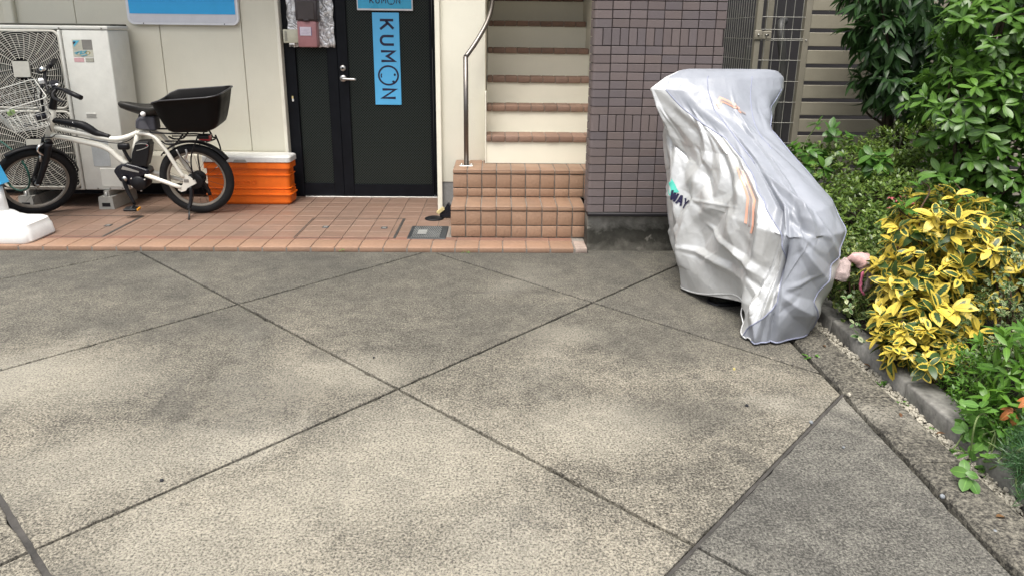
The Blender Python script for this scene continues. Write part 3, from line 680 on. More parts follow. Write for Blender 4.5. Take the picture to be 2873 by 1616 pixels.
# lettering in the unit square (0..1, baseline 0)
def kumon(cap=1.0):
    o = {}
    K = [[(0, 0), (0, 1)], [(0.62, 1), (0.05, 0.42)], [(0.22, 0.58), (0.66, 0)]]
    U = [[(0, 1), (0, 0.32)]+[(0.31-0.31*math.cos(R(a)), 0.32-0.30*math.sin(R(a))) for a in range(15, 180, 15)]+[(0.62, 0.32), (0.62, 1)]]
    Mm = [[(0, 0), (0, 1), (0.36, 0.45), (0.72, 1), (0.72, 0)]]
    N = [[(0, 0), (0, 1), (0.64, 0), (0.64, 1)]]
    return K, U, Mm, N
def kumon_strokes(gap=0.42, ro=0.66):
    K, U, Mm, N = kumon(); out = []; x = 0
    for L, w in ((K, 0.66), (U, 0.62), (Mm, 0.72)):
        out += [[(px+x, py) for px, py in P] for P in L]; x += w+gap
    cx = x-0.12+ro; out.append(circ(cx, 0.5, ro, ro*1.06, 28)); face = []
    face.append(circ(cx-0.06, 0.5+ro*0.70, 0.05, 0.035, 8)); face.append(circ(cx+0.46, 0.5+ro*0.52, 0.035, 0.05, 8)); face.append([(cx-0.14, 0.5-ro*0.74), (cx+0.02, 0.5-ro*0.80), (cx+0.16, 0.5-ro*0.75)])
    x = cx+ro+gap-0.14
    out += [[(px+x, py) for px, py in P] for P in N]; x += 0.64
    return out, face, x
def letters(out, face, w, wf, v3, sg):
    for nm, idx in (('letter_k', (0, 1, 2)), ('letter_u', (3,)), ('letter_m', (4,)), ('letter_o', (5,)), ('letter_n', (6,))):
        mb = MB(); strokes(mb, [out[i] for i in idx], w*(0.72 if nm == 'letter_o' else 1), v3, 0.0012); lo = mb.build(nm, M['ink'], sg)
        if nm == 'letter_o':
            for q in face: mb = MB(); strokes(mb, [q], wf, v3, 0.0012); mb.build('face_mark', M['ink'], lo)
# tall sky-blue sign: lettering turned a quarter turn clockwise
sg = thing('tall_sign', 'tall sky blue sign with sideways dark KUMON lettering on the glass door', 'sign', (-0.862, 1.41, 0.772))
mb = MB(); mb.bbox(-0.964, -0.760, 1.4035, 1.4165, 0.773, 1.467, 0.002, 1); mb.build('panel', M['cyan'], sg)
out, face, tot = kumon_strokes(0.50, 0.70)
sc = 0.585/tot; ztop = 1.412
def v3(a, b, hh): return (-0.9055+b*sc, 1.4033-hh, ztop-a*sc)
letters(out, face, 0.185, 0.095, v3, sg)
sg = thing('upper_sign', 'pale framed blue sign with small dark KUMON lettering at the top of the door', 'sign', (-0.862, 1.40, 1.481))
mb = MB(); mb.bbox(-1.073, -0.651, 1.390, 1.4165, 1.481, 1.76, 0.003, 1); mb.build('frame', M['white_sign'], sg)
mb = MB(); mb.box(-1.064, -0.660, 1.3875, 1.3905, 1.495, 1.745); mb.build('panel', M['cyan_deep'], sg)
out, face, tot = kumon_strokes(0.46, 0.66); sc = 0.226/tot
def v3(a, b, hh): return (-0.973+a*sc, 1.3873-hh, 1.533+b*sc)
letters(out, face, 0.17, 0.10, v3, sg)
# wall sign with rounded white rim
sg = thing('wall_sign', 'large blue and white sign with a rounded white rim on the siding', 'sign', (-2.35, 1.34, 1.36))
mb = MB(); mb.prism(rrect(-2.770, -1.946, 1.360, 2.2, 0.05, 8), 1.322, 1.355, 'y'); mb.build('rim', M['white_sign'], sg)
mb = MB(); mb.prism(rrect(-2.752, -1.962, 1.376, 2.18, 0.036, 8), 1.3195, 1.323, 'y'); mb.build('white_field', plain('sign_white_field', (0.60, 0.61, 0.66), 0.35, grime=0.05), sg)
mb = MB(); mb.box(-2.748, -1.966, 1.3175, 1.3198, 1.4375, 2.1); mb.build('blue_field', M['cyan_sign'], sg)
for xx in (-2.655, -2.055):
    mb = MB(); mb.lathe([(0.0, 0.003), (0.004, 0.003), (0.004, 0.0)], (xx, 1.3222, 1.368), (0, -1, 0), 8); mb.build('screw', M['black'], sg)

# ------------------------------------------------------------------ post box group on the sidelight
fo = MB(); nx, nz = 18, 22
for j in range(nz+1):
    for i in range(nx+1):
        fo.v.append((-1.605+0.350*i/nx+0.004*math.sin(j*1.3)*(i in (0, nx)), 1.392+0.006*math.sin(i*1.7+j*0.9)+0.005*math.sin(j*2.1-i), 1.207+0.60*j/nz+0.004*math.sin(i*2)*(j in (0, nz))))
for j in range(nz):
    for i in range(nx): fo.f.append((j*(nx+1)+i, j*(nx+1)+i+1, (j+1)*(nx+1)+i+1, (j+1)*(nx+1)+i)); fo.sm.append(True)
o = fo.build('foil_sheet', M['foil']); tag(o, 'crumpled silver foil sheet hung behind the letterbox', 'sheet'); sm = o.modifiers.new('thick', 'SOLIDIFY'); sm.thickness = 0.002
lb = thing('letterbox', 'brown lidded letterbox with a faded pink body beside the door', 'letterbox', (-1.435, 1.34, 1.207))
mb = MB(); mb.bbox(-1.508, -1.365, 1.295, 1.383, 1.207, 1.398, 0.008, 2); body = mb.build('body', M['box_pink'], lb)
mb = MB(); mb.bbox(-1.513, -1.352, 1.286, 1.384, 1.399, 1.548, 0.006, 2); lid = mb.build('lid', M['box_brown'], lb)
mb = MB(); mb.bbox(-1.497, -1.372, 1.281, 1.287, 1.41, 1.535, 0.003, 1); mb.build('lid_panel', plain('brown_panel', (0.062, 0.05, 0.05), 0.4), lid)
mb = MB(); mb.bbox(-1.455, -1.412, 1.277, 1.287, 1.395, 1.414, 0.004, 2); mb.build('lid_catch', M['box_brown'], lid)
mb = MB(); mb.box(-1.490, -1.402, 1.2925, 1.2948, 1.293, 1.354); nl = mb.build('note', plain('note_border', (0.10, 0.09, 0.28), 0.6), body)
mb = MB(); mb.box(-1.487, -1.405, 1.2915, 1.2926, 1.292, 1.355); mb.build('note_paper', M['paper'], body)
for i_ in range(4):
    mb = MB(); mb.box(-1.478, -1.415-0.008*(i_ % 2), 1.2908, 1.2914, 1.338-0.011*i_, 1.3395-0.011*i_); mb.build('note_line', plain('note_ink', (0.33, 0.28, 0.42), 0.6), body)
mb = MB(); mb.bbox(-1.513, -1.35, 1.31, 1.384, 1.55, 1.6, 0.004, 1); mb.build('hood', M['grey_plastic'], lb)
ib = thing('intercom_box', 'small cream ribbed intercom box left of the letterbox', 'intercom', (-1.57, 1.36, 1.234))
mb = MB(); mb.bbox(-1.630, -1.5125, 1.338, 1.383, 1.236, 1.336, 0.005, 2); bb_ = mb.build('housing', M['cream_box'], ib)
for i_ in range(14):
    mb = MB(); mb.box(-1.616, -1.598, 1.3362, 1.339, 1.251+0.0052*i_, 1.2532+0.0052*i_); mb.build('rib', M['label_grey'], bb_)
mb = MB(); mb.bbox(-1.588, -1.545, 1.335, 1.37, 1.223, 1.2355, 0.003, 1); mb.build('glint_cap', M['white_plastic'], ib)

# ------------------------------------------------------------------ handrail
hr = thing('handrail', 'bent stainless steel handrail standing on the tiled landing', 'handrail', (-0.2205, 0.665, 0.4285))
mb = MB(); mb.tube([(-0.2205, 0.665, 0.432), (-0.2205, 0.665, 1.172)], 0.0165, 16); mb.build('post', M['steel'], hr)
pts = smooth_pts([(-0.2205, 0.665, 1.168), (-0.165, 0.72, 1.245), (-0.105, 0.79, 1.345), (-0.067, 0.86, 1.43), (-0.045, 0.95, 1.53), (-0.043, 1.08, 1.66), (-0.043, 1.22, 1.80)], 6)
mb = MB(); mb.tube(pts, 0.0165, 16); mb.build('rail', M['steel'], hr)
mb = MB(); mb.bbox(-0.2675, -0.1735, 0.632, 0.698, 0.4287, 0.4335, 0.002, 1); fl = mb.build('flange', M['satin'], hr)
for sx in (-1, 1):
    for sy in (-1, 1):
        mb = MB(); mb.lathe([(0.0, 0.009), (0.005, 0.008), (0.006, 0.0)], (-0.2205+0.034*sx, 0.665+0.02*sy, 0.4333), (0, 0, 1), 8); mb.build('bolt', M['satin'], fl)

# ------------------------------------------------------------------ door stopper wedge and rubber disc
ds = thing('door_stopper', 'black door stopper with a pale wooden block beside the steps', 'door stopper', (-0.39, 0.78, ZP))
mb = MB(); mb.prism([(-0.418, ZP+0.012), (-0.316, ZP+0.012), (-0.316, ZP+0.035), (-0.352, ZP+0.105), (-0.362, ZP+0.105), (-0.418, ZP+0.03)], 0.73, 0.79, 'y'); mb.build('bracket', M['black_gloss'], ds)
mb = MB(); mb.bbox(-0.03, 0.03, -0.016, 0.016, -0.012, 0.012, 0.002, 1)
mt = Matrix.Rotation(R(-38), 4, 'Y'); mb.xf(lambda p: mt @ p + Vector((-0.412, 0.735, ZP+0.058))); mb.build('block', M['yellow_wood'], ds)
mb = MB(); mb.lathe([(0.0, 0.012), (0.05, 0.011), (0.066, 0.006), (0.069, 0.001), (0.0, 0.001)], (-0.458, 0.722, ZP), (0, 0, 1), 28); mb.build('rubber_disc', M['black'], ds)

# ------------------------------------------------------------------ cooler box
cb = thing('cooler_box', 'orange cooler box with a white lid behind the bicycle rear wheel', 'cooler box', (-1.95, 1.2, ZP))
x0, x1, y0, y1 = -2.235, -1.60, 1.117, 1.30
bd = MB(); prof = [(0.030, 0.010), (0.045, 0.0), (0.098, 0.0), (0.104, -0.010), (0.112, -0.010), (0.116, 0.0), (0.140, 0.0), (0.143, 0.009), (0.150, 0.009), (0.153, 0.0), (0.158, 0.0), (0.161, 0.008), (0.252, 0.008), (0.256, 0.0), (0.262, 0.0), (0.264, 0.010), (0.308, 0.010), (0.311, -0.004), (0.352, -0.003), (0.357, 0.004)]
ring = []
for zz, inset in prof:
    ring.append([(px, py, zz) for px, py in rrect(x0+inset-(zz-0.03)*0.03, x1-inset+(zz-0.03)*0.03, y0+inset, y1-inset, 0.03, 4)])
n = len(ring[0]); v = [p for r_ in ring for p in r_]; f = []
for i in range(len(ring)-1):
    for k in range(n): f.append((i*n+k, i*n+(k+1) % n, (i+1)*n+(k+1) % n, (i+1)*n+k))
f.append(tuple(reversed(range(n)))); f.append(tuple((len(ring)-1)*n+k for k in range(n)))
bd.add(v, f, False); body = bd.build('body', M['orange'], cb)
mb = MB(); ring = []
for zz, inset in ((0.3575, -0.002), (0.362, -0.009), (0.396, -0.009), (0.404, -0.003), (0.408, 0.012)):
    ring.append([(px, py, zz) for px, py in rrect(x0-0.01+inset, x1+0.01-inset, y0+inset, y1-inset, 0.03, 4)])
v = [p for r_ in ring for p in r_]; f = []
for i in range(len(ring)-1):
    for k in range(n): f.append((i*n+k, i*n+(k+1) % n, (i+1)*n+(k+1) % n, (i+1)*n+k))
f.append(tuple((len(ring)-1)*n+k for k in range(n))); f.append(tuple(reversed(range(n)))); mb.add(v, f); lid = mb.build('lid', M['lid'], cb)
mb = MB(); mb.prism([(-2.010, 0.359), (-1.903, 0.359), (-1.916, 0.380), (-1.997, 0.380)], 1.1005, 1.112, 'y'); mb.build('latch', M['grey_plastic'], lid)
mb = MB(); mb.prism([(-2.008, 0.320), (-1.905, 0.320), (-1.905, 0.352), (-2.008, 0.352)], 1.1115, 1.121, 'y'); mb.build('latch_seat', M['orange'], body)
# raised moulded lettering
def ltr(ch):
    return {'l': ([[(0.1, 0), (0.1, 1.35)]], 0.35), 'e': ([[(0.05, 0.5), (0.75, 0.5)]+[(0.4+0.36*math.cos(R(a)), 0.5+0.48*math.sin(R(a))) for a in range(10, 320, 30)]], 0.95),
            'm': ([[(0.05, 0), (0.05, 0.95)], [(0.05, 0.7), (0.25, 0.95), (0.45, 0.7), (0.45, 0)], [(0.45, 0.7), (0.65, 0.95), (0.85, 0.7), (0.85, 0)]], 1.1),
            'o': ([circ(0.42, 0.48, 0.36, 0.46, 14)], 0.98), 'n': ([[(0.05, 0), (0.05, 0.95)], [(0.05, 0.65), (0.3, 0.95), (0.62, 0.75), (0.62, 0)]], 0.9)}[ch]
P = []; x = 0
for ch in 'lemon':
    s_, w = ltr(ch); P += [[(a+x, b) for a, b in q] for q in s_]; x += w+0.12
P += [circ(x+0.55, 0.55, 0.42, 0.46, 14)]+[[(x+0.55+0.55*math.cos(R(a)), 0.55+0.6*math.sin(R(a))), (x+0.55+0.68*math.cos(R(a)), 0.55+0.74*math.sin(R(a)))] for a in range(0, 360, 45)]
mb = MB(); strokes(mb, P, 0.17, lambda a, b, hh: (-2.055+a*0.0345, 1.1248-hh, 0.186+b*0.031), 0.004); mb.build('moulded_lettering', M['orange'], body)

# ------------------------------------------------------------------ air conditioner outdoor unit
ac = thing('air_conditioner', 'tall pale two-fan air conditioner unit behind the bicycle', 'air conditioner', (-3.22, 1.1, ZP))
AX0, AX1, AY0, AY1, AZ0, AZ1 = -3.68, -2.752, 0.982, 1.272, 0.166, 1.338
xs = -3.078
cs = MB(); cs.bbox(xs+0.002, AX1, AY0, AY1, AZ0, AZ1-0.022, 0.008, 2); cs.build('side_casing', M['ac'], ac)
cs = MB(); cs.bbox(AX0-0.004, AX1+0.004, AY0-0.004, AY1+0.004, AZ1-0.021, AZ1+0.006, 0.006, 2); cs.build('top_cap', M['ac'], ac)
cs = MB(); cs.bbox(AX0-0.02, AX1-0.03, AY0+0.12, AY1+0.05, AZ1+0.0065, AZ1+0.020, 0.005, 2); cs.build('cover_board', plain('weathered_board', (0.06, 0.058, 0.045), 0.8), ac)
cs = MB(); cs.box(AX0, xs, AY1-0.02, AY1, AZ0, AZ1-0.022); cs.box(AX0, AX0+0.01, AY0, AY1-0.021, AZ0, AZ1-0.022); cs.box(AX0+0.011, xs, AY0+0.06, AY1-0.021, AZ0, AZ0+0.012); cs.build('cavity_casing', M['ac_dark'], ac)
fc = MB()   # front frame around the fan openings
for (z0, z1) in ((0.178, 0.757), (0.757, 1.316)):
    pass
def frame_plate(z0, z1):
    mb = MB(); n_ = 48; cx, cz = -3.38, (z0+z1)/2; rad = min((z1-z0)/2-0.012, 0.278)
    outer = []; inner = []
    for k in range(n_):
        a = 2*math.pi*k/n_; ca, sa = math.cos(a), math.sin(a); m_ = max(abs(ca)/((xs-AX0)/2), abs(sa)/((z1-z0)/2))
        outer.append(((AX0+xs)/2+ca/m_, cz+sa/m_)); inner.append((cx+rad*ca, cz+rad*sa))
    v = [(a, AY0+0.010, b) for a, b in outer]+[(a, AY0+0.010, b) for a, b in inner]+[(a, AY0+0.07, b) for a, b in inner]
    f = [(k, (k+1) % n_, n_+(k+1) % n_, n_+k) for k in range(n_)]+[(n_+k, n_+(k+1) % n_, 2*n_+(k+1) % n_, 2*n_+k) for k in range(n_)]
    mb.add(v, f, False)
    return mb
for (z0, z1, cz) in ((0.180, 0.752, 0.49), (0.762, 1.314, 1.043)):
    fg = frame_plate(z0, z1).build('fan_shroud', M['ac_dark'], ac)
    g_ = MB(); cx = -3.378; yf = AY0-0.012
    b0, b1 = AX0+0.02, xs-0.018
    rim_ = rrect(b0, b1, z0+0.008, z1-0.008, 0.045, 5)
    g_.tube([(a, yf+0.008, b) for a, b in rim_], 0.0095, 8, closed=True)
    def inside(a, b): return b0+0.004 < a < b1-0.004 and z0+0.012 < b < z1-0.012
    for i_ in range(22):
        rr = 0.082+0.0146*i_; pts = []
        for k in range(73):
            a = 2*math.pi*k/72; q = (cx+rr*math.cos(a), cz+rr*math.sin(a)); ok = inside(*q)
            if ok: pts.append((q[0], yf-0.008*max(0, 1-(rr/0.3)**2)+0.002, q[1]))
            if (not ok or k == 72) and len(pts) > 1: g_.tube(pts, 0.0024, 4, cap=False); pts = []
            elif not ok: pts = []
    for k in range(32):
        a = 2*math.pi*k/32+0.05; pts = []; r0 = 0.07 if k % 2 == 0 else 0.15
        for i_ in range(14):
            rr = r0+(0.39-r0)*i_/13; aa = a+0.9*(rr-0.07); q = (cx+rr*math.cos(aa), cz+rr*math.sin(aa))
            if not inside(*q): break
            pts.append((q[0], yf-0.010*max(0, 1-(rr/0.3)**2), q[1]))
        if len(pts) > 1: g_.tube(pts, 0.0026, 4, cap=False)
    gr = g_.build('fan_grille', M['ac_grille'], ac)
    mb = MB(); mb.prism(rrect(cx-0.058, cx+0.058, cz-0.055, cz+0.055, 0.012, 4), yf-0.016, yf-0.002, 'y'); mb.build('hub_plate', M['ac_grille'], gr)
    fb = MB(); fb.lathe([(0.0, 0), (0.05, 0), (0.05, 0.08)], (cx, AY0+0.04, cz), (0, 1, 0), 16)
    for k in range(4):
        a = 2*math.pi*k/4+0.4
        q = [(0.05, -0.25, 0.05), (0.24, -0.55, 0.09), (0.25, 0.05, 0.045), (0.05, 0.35, 0.05)]
        fb.add([(cx+r_*math.cos(a+t_), AY0+0.05+y_, cz+r_*math.sin(a+t_)) for r_, t_, y_ in q], [(0, 1, 2, 3)])
    fb.build('fan', M['ac_fan'], ac)
mb = MB(); mb.bbox(AX0, xs, AY0-0.002, AY0+0.011, 0.7525, 0.7615, 0.002, 1); mb.bbox(AX0, xs, AY0-0.002, AY0+0.011, AZ0, 0.1795, 0.003, 1); mb.build('front_rail', M['ac_grille'], ac)
mb = MB(); mb.bbox(-3.10, -3.079, AY0-0.012, AY0+0.02, 0.17, 1.314, 0.005, 2); mb.build('panel_post', M['ac'], ac)
mb = MB(); mb.bbox(-2.988, -2.911, AY0-0.003, AY0+0.004, 0.701, 0.736, 0.002, 1); hp = mb.build('hand_recess', M['ac'], ac)
mb = MB(); mb.box(-2.983, -2.916, AY0-0.0045, AY0-0.003, 0.708, 0.731); mb.build('recess_shadow', M['grey_plastic'], hp)
mb = MB(); mb.bbox(-2.945, -2.80, AY0-0.0025, AY0+0.004, 0.19, 0.33, 0.002, 1); mb.build('access_panel', M['ac'], ac)
mb = MB(); mb.bbox(-2.985, -2.86, AY0-0.0022, AY0+0.004, 0.345, 0.56, 0.001, 1); mb.build('grey_patch', plain('grey_patch', (0.38, 0.40, 0.41), 0.5), ac)
yl = AY0-0.0015
mb = MB(); mb.box(-3.010, -2.942, yl, AY0+0.001, 1.181, 1.250); lg = mb.build('brand_label', M['label_beige'], ac)
mb = MB(); mb.box(-2.941, -2.872, yl, AY0+0.001, 1.181, 1.250); mb.build('grey_label', M['label_grey'], ac)
mb = MB(); mb.prism([(-3.001, 1.198), (-2.957, 1.243), (-3.001, 1.243)], yl-0.0012, yl, 'y'); mb.build('cyan_triangle', plain('label_cyan', (0.10, 0.42, 0.58), 0.5), lg)
mb = MB(); mb.prism([(-3.002, 1.214), (-2.980, 1.236), (-3.002, 1.236)], yl-0.0022, yl-0.0013, 'y'); mb.build('navy_triangle', M['navy'], lg)
mb = MB(); mb.box(-3.013, -2.873, yl, AY0+0.001, 1.133, 1.178); lg = mb.build('script_label', M['label_beige'], ac)
mb = MB(); strokes(mb, [[(0, .5), (.25, .8), (.1, .3)], [(.2, .6), (.45, .9), (.38, .35), (.6, .5)], [(.45, .7), (.75, .95), (.62, .5)]], 0.13, lambda a, b, hh: (-3.004+a*0.11, yl-hh, 1.138+b*0.036), 0.001); mb.build('teal_script', M['label_teal'], lg)
mb = MB(); strokes(mb, [circ(.86, .55, .13, .30, 12), [(.15, .15), (.4, .05)]], 0.06, lambda a, b, hh: (-3.004+a*0.11, yl-hh, 1.140+b*0.036), 0.001); mb.build('gold_ring', M['label_olive'], lg)
mb = MB(); strokes(mb, [[(.42, .02), (.8, .3)], ][:1], 0.16, lambda a, b, hh: (-3.004+a*0.11, yl-hh-0.001, 1.136+b*0.036), 0.001); mb.build('blue_swash', M['label_teal'], lg)
mb = MB(); mb.box(-3.013, -2.944, yl, AY0+0.001, 1.095, 1.125); mb.build('pink_label', M['label_pink'], ac)
mb = MB(); mb.box(-2.932, -2.875, yl, AY0+0.001, 1.096, 1.125); lg = mb.build('rating_label', M['label_grey'], ac)
for i_ in range(4):
    mb = MB(); mb.box(-2.929, -2.878, yl-0.0008, yl, 1.099+0.0065*i_, 1.1035+0.0065*i_); mb.build('label_row', M['label_beige'], lg)
for xx in (-3.085, -2.79):
    mb = MB(); mb.lathe([(0.0, 0.006), (0.005, 0.006), (0.006, 0)], (xx, AY0-0.004, 1.327), (0, -1, 0), 8); mb.build('screw', M['label_grey'], ac)
for i_ in range(3):
    mb = MB(); mb.lathe([(0.0, 0.004), (0.006, 0.004), (0.006, 0)], (-2.98+0.09*i_, AY0, 0.178), (0, -1, 0), 8); mb.build('screw', M['label_grey'], ac)
def foot_block(xc, label):
    t_ = thing('support_block', label, 'support block', (xc, 1.1, ZP), 'plastic support blocks under the air conditioner')
    mb = MB(); mb.prism([(xc-0.057, ZP+0.001), (xc+0.057, ZP+0.001), (xc+0.050, ZP+0.095), (xc-0.050, ZP+0.095)], 0.935, 1.29, 'y'); bl = mb.build('block', M['grey_plastic'], t_)
    mb = MB(); mb.bbox(xc-0.03, xc+0.03, 0.9325, 0.9355, ZP+0.022, ZP+0.05, 0.001, 1); mb.build('grip_hole', M['black'], bl)
    mb = MB(); mb.box(xc-0.02, xc+0.02, 0.96, 1.28, ZP+0.0955, 0.1655); mb.build('rail', M['grey_plastic'], t_)
    mb = MB(); mb.tube([(xc, 0.955, ZP+0.06), (xc, 0.955, ZP+0.13)], 0.006, 8); mb.build('bolt', M['satin'], t_)
foot_block(-2.912, 'grey plastic support block seen under the right end of the air conditioner'); foot_block(-3.50, 'grey plastic support block seen through the bicycle front wheel')
# green cable hanging at the left
pts = smooth_pts([(-3.62, 0.955, 0.53), (-3.56, 0.93, 0.50), (-3.48, 0.92, 0.42), (-3.43, 0.915, 0.30), (-3.45, 0.92, 0.20), (-3.52, 0.925, 0.17), (-3.58, 0.925, 0.20), (-3.60, 0.92, 0.25)], 6)
mb = MB(); mb.tube(pts, 0.007, 6); o = mb.build('cable', M['green_cable']); tag(o, 'dark green looped cable hanging behind the bicycle front wheel', 'cable')

# ------------------------------------------------------------------ stand sign base at the left edge
ss = thing('stand_sign', 'white water-filled stand sign base with a blue panel at the left edge', 'stand sign', (-3.15, 0.18, ZP))
bs_ = MB()
rings = []
def obase(zz, sx, sy, r): return [(px, py, zz) for px, py in rrect(-3.165-sx, -3.165+sx, 0.185-sy, 0.185+sy, r, 6)]
for zz, sx, sy, r in ((ZP+0.002, 0.245, 0.15, 0.05), (ZP+0.012, 0.252, 0.155, 0.055), (ZP+0.075, 0.244, 0.150, 0.055), (ZP+0.082, 0.238, 0.146, 0.055), (ZP+0.112, 0.232, 0.14, 0.055), (ZP+0.124, 0.215, 0.125, 0.05), (ZP+0.130, 0.15, 0.095, 0.05), (ZP+0.150, 0.10, 0.072, 0.05), (ZP+0.172, 0.075, 0.06, 0.05), (ZP+0.18, 0.055, 0.05, 0.045)):
    rings.append(obase(zz, sx, sy, r))
n = len(rings[0]); v = [p for r_ in rings for p in r_]; f = []
for i in range(len(rings)-1):
    for k in range(n): f.append((i*n+k, i*n+(k+1) % n, (i+1)*n+(k+1) % n, (i+1)*n+k))
f.append(tuple(reversed(range(n)))); f.append(tuple((len(rings)-1)*n+k for k in range(n)))
bs_.add(v, f, True); b_ = bs_.build('water_base', M['white_plastic'], ss)
b_.modifiers.new('es', 'EDGE_SPLIT').split_angle = R(40)
mb = MB(); mb.tube([(-3.165, 0.185, ZP+0.17), (-3.172, 0.185, 0.36)], [0.050, 0.043], 20); mb.build('neck', M['white_plastic'], ss)
mb = MB(); mb.prism([(-3.30, 0.365), (-3.145, 0.365), (-3.10, 0.385), (-3.20, 0.66), (-3.215, 1.55), (-3.9, 1.55), (-3.9, 0.365)], 0.15, 0.225, 'y')
mb.build('panel', plain('blue_sign_panel', (0.05, 0.42, 0.80), 0.35, grime=0.03), ss)
# ------------------------------------------------------------------ white electric bicycle (own frame: x forward, y towards its left side, z up)
ua = Vector((-2.195, 0.853, ZP)); ub = Vector((-3.338, 0.804, ZP)); fx = (ub-ua).normalized()
lean = R(7); sideh = Vector((0, 0, 1)).cross(fx).normalized()
upv = Vector((0, 0, 1))*math.cos(lean) + sideh*math.sin(lean); sidev = upv.cross(fx).normalized()
bk = thing('bicycle', 'white electric bicycle with black rear tub and wire front basket, leaning on its kickstand', 'bicycle')
mw = Matrix((fx, sidev, upv)).transposed().to_4x4(); mw.translation = ua; bk.matrix_world = mw
def bb(mb, name, m, parent=bk): return mb.build(name, m, parent, local=True)
RC = Vector((-0.022, 0, 0.262)); FC = Vector((1.095, 0, 0.258))
HT = Vector((0.868, 0, 0.775)); HB = Vector((0.946, 0, 0.548)); hax = (HT-HB).normalized()
STEER = R(40)
def steer(p):
    return Matrix.Rotation(STEER, 3, hax) @ (p-HB) + HB
def wheel(name, c, fn, nsp=24):
    w = empty(name); w.parent = bk
    t_ = MB(); t_.lathe([(0.231+0.031*math.cos(a), 0.027*math.sin(a)) for a in [2*math.pi*k/10 for k in range(10)]], c, (0, 1, 0), 56, close=True)
    bb(t_.xf(fn), 'tyre', M['rubber'], w)
    t_ = MB(); t_.lathe([(0.208, -0.015), (0.212, -0.013), (0.212, 0.013), (0.208, 0.015), (0.192, 0.012), (0.188, 0.0), (0.192, -0.012)], c, (0, 1, 0), 56, close=True); bb(t_.xf(fn), 'rim', M['rim'], w)
    h_ = MB(); h_.lathe([(0.0, -0.05), (0.014, -0.05), (0.016, -0.03), (0.028, -0.028), (0.028, -0.022), (0.017, -0.018), (0.017, 0.018), (0.028, 0.022), (0.028, 0.028), (0.016, 0.03), (0.014, 0.05), (0.0, 0.05)], c, (0, 1, 0), 16); bb(h_.xf(fn), 'hub', M['black'], w)
    for k in range(nsp):
        a = 2*math.pi*k/nsp; s = 1 if k % 2 else -1; tw = 0.9 if (k//2) % 2 else -0.9
        s_ = MB(); s_.tube([c+Vector((0.027*math.cos(a+tw), 0.025*s, 0.027*math.sin(a+tw))), c+Vector((0.190*math.cos(a), 0.003*s, 0.190*math.sin(a)))], 0.0011, 4, cap=False)
        bb(s_.xf(fn), 'spoke', M['spoke'], w)
    v_ = MB(); av = R(150 if c is RC else 40); v_.tube([c+Vector((0.189*math.cos(av), 0, 0.189*math.sin(av))), c+Vector((0.160*math.cos(av), 0.004, 0.160*math.sin(av)))], 0.003, 6); bb(v_.xf(fn), 'valve', M['satin'], w)
    return w
ident = lambda p: p
wheel('rear_wheel', RC, ident); wheel('front_wheel', FC, steer, 20)
# tubes of the frame, each joined where they are welded
def fr_tube(name, P, r, m=M['white_paint'], n=5, seg=12, parent=bk, fn=ident, flat=1.0):
    t_ = MB(); pts = smooth_pts(P, n) if n > 1 else P; rr = r
    if hasattr(r, '__len__'):
        rr = [r[0]+(r[1]-r[0])*i/(len(pts)-1) for i in range(len(pts))]
    t_.tube(pts, rr, seg, flat=flat); return bb(t_.xf(fn), name, m, parent)
frm = empty('frame'); frm.parent = bk
fr_tube('head_tube', [HT+hax*0.0, HB-hax*0.012], [0.023, 0.026], n=1, parent=frm)
fr_tube('down_tube', [(0.930, 0, 0.585), (0.82, 0, 0.567), (0.72, 0, 0.541), (0.609, 0, 0.512), (0.545, 0, 0.478), (0.497, 0, 0.42), (0.452, 0, 0.378), (0.42, 0, 0.35)], 0.0215, parent=frm)
fr_tube('upper_tube', [(0.885, 0, 0.638), (0.77, 0, 0.612), (0.66, 0, 0.588), (0.60, 0, 0.572), (0.54, 0, 0.560), (0.479, 0, 0.557), (0.41, 0, 0.572), (0.33, 0, 0.604)], 0.0185, parent=frm)
for s in (1, -1):
    fr_tube('seat_stay', [(0.335, 0.012*s, 0.605), (0.27, 0.028*s, 0.603), (0.205, 0.045*s, 0.585), (0.165, 0.054*s, 0.535), (0.135, 0.056*s, 0.485), (0.085, 0.060*s, 0.375), (0.045, 0.062*s, 0.295)], 0.0135, parent=frm)
    fr_tube('chain_stay', [(0.315, 0.040*s, 0.305), (0.20, 0.055*s, 0.265), (0.075, 0.062*s, 0.217)], [0.016, 0.014], n=3, parent=frm)
    d_ = MB(); d_.prism([(0.055, 0.310), (0.026, 0.312), (-0.030, 0.272), (-0.036, 0.250), (0.03, 0.215), (0.045, 0.195), (0.075, 0.186), (0.097, 0.200), (0.092, 0.222), (0.062, 0.238), (0.050, 0.265)], 0.055*s, 0.068*s, 'y'); bb(d_, 'dropout', M['white_paint'], frm)
fr_tube('seat_tube', [(0.33, 0, 0.615), (0.405, 0, 0.40)], 0.0185, n=1, parent=frm)
d_ = MB(); d_.bbox(0.012, 0.046, 0.0685, 0.0705, 0.258, 0.282, 0.001, 1); bb(d_, 'frame_sticker', M['label_grey'], frm)
fr_tube('seat_post', [(0.318, 0, 0.65), (0.283, 0, 0.75)], 0.0135, M['black'], n=1)
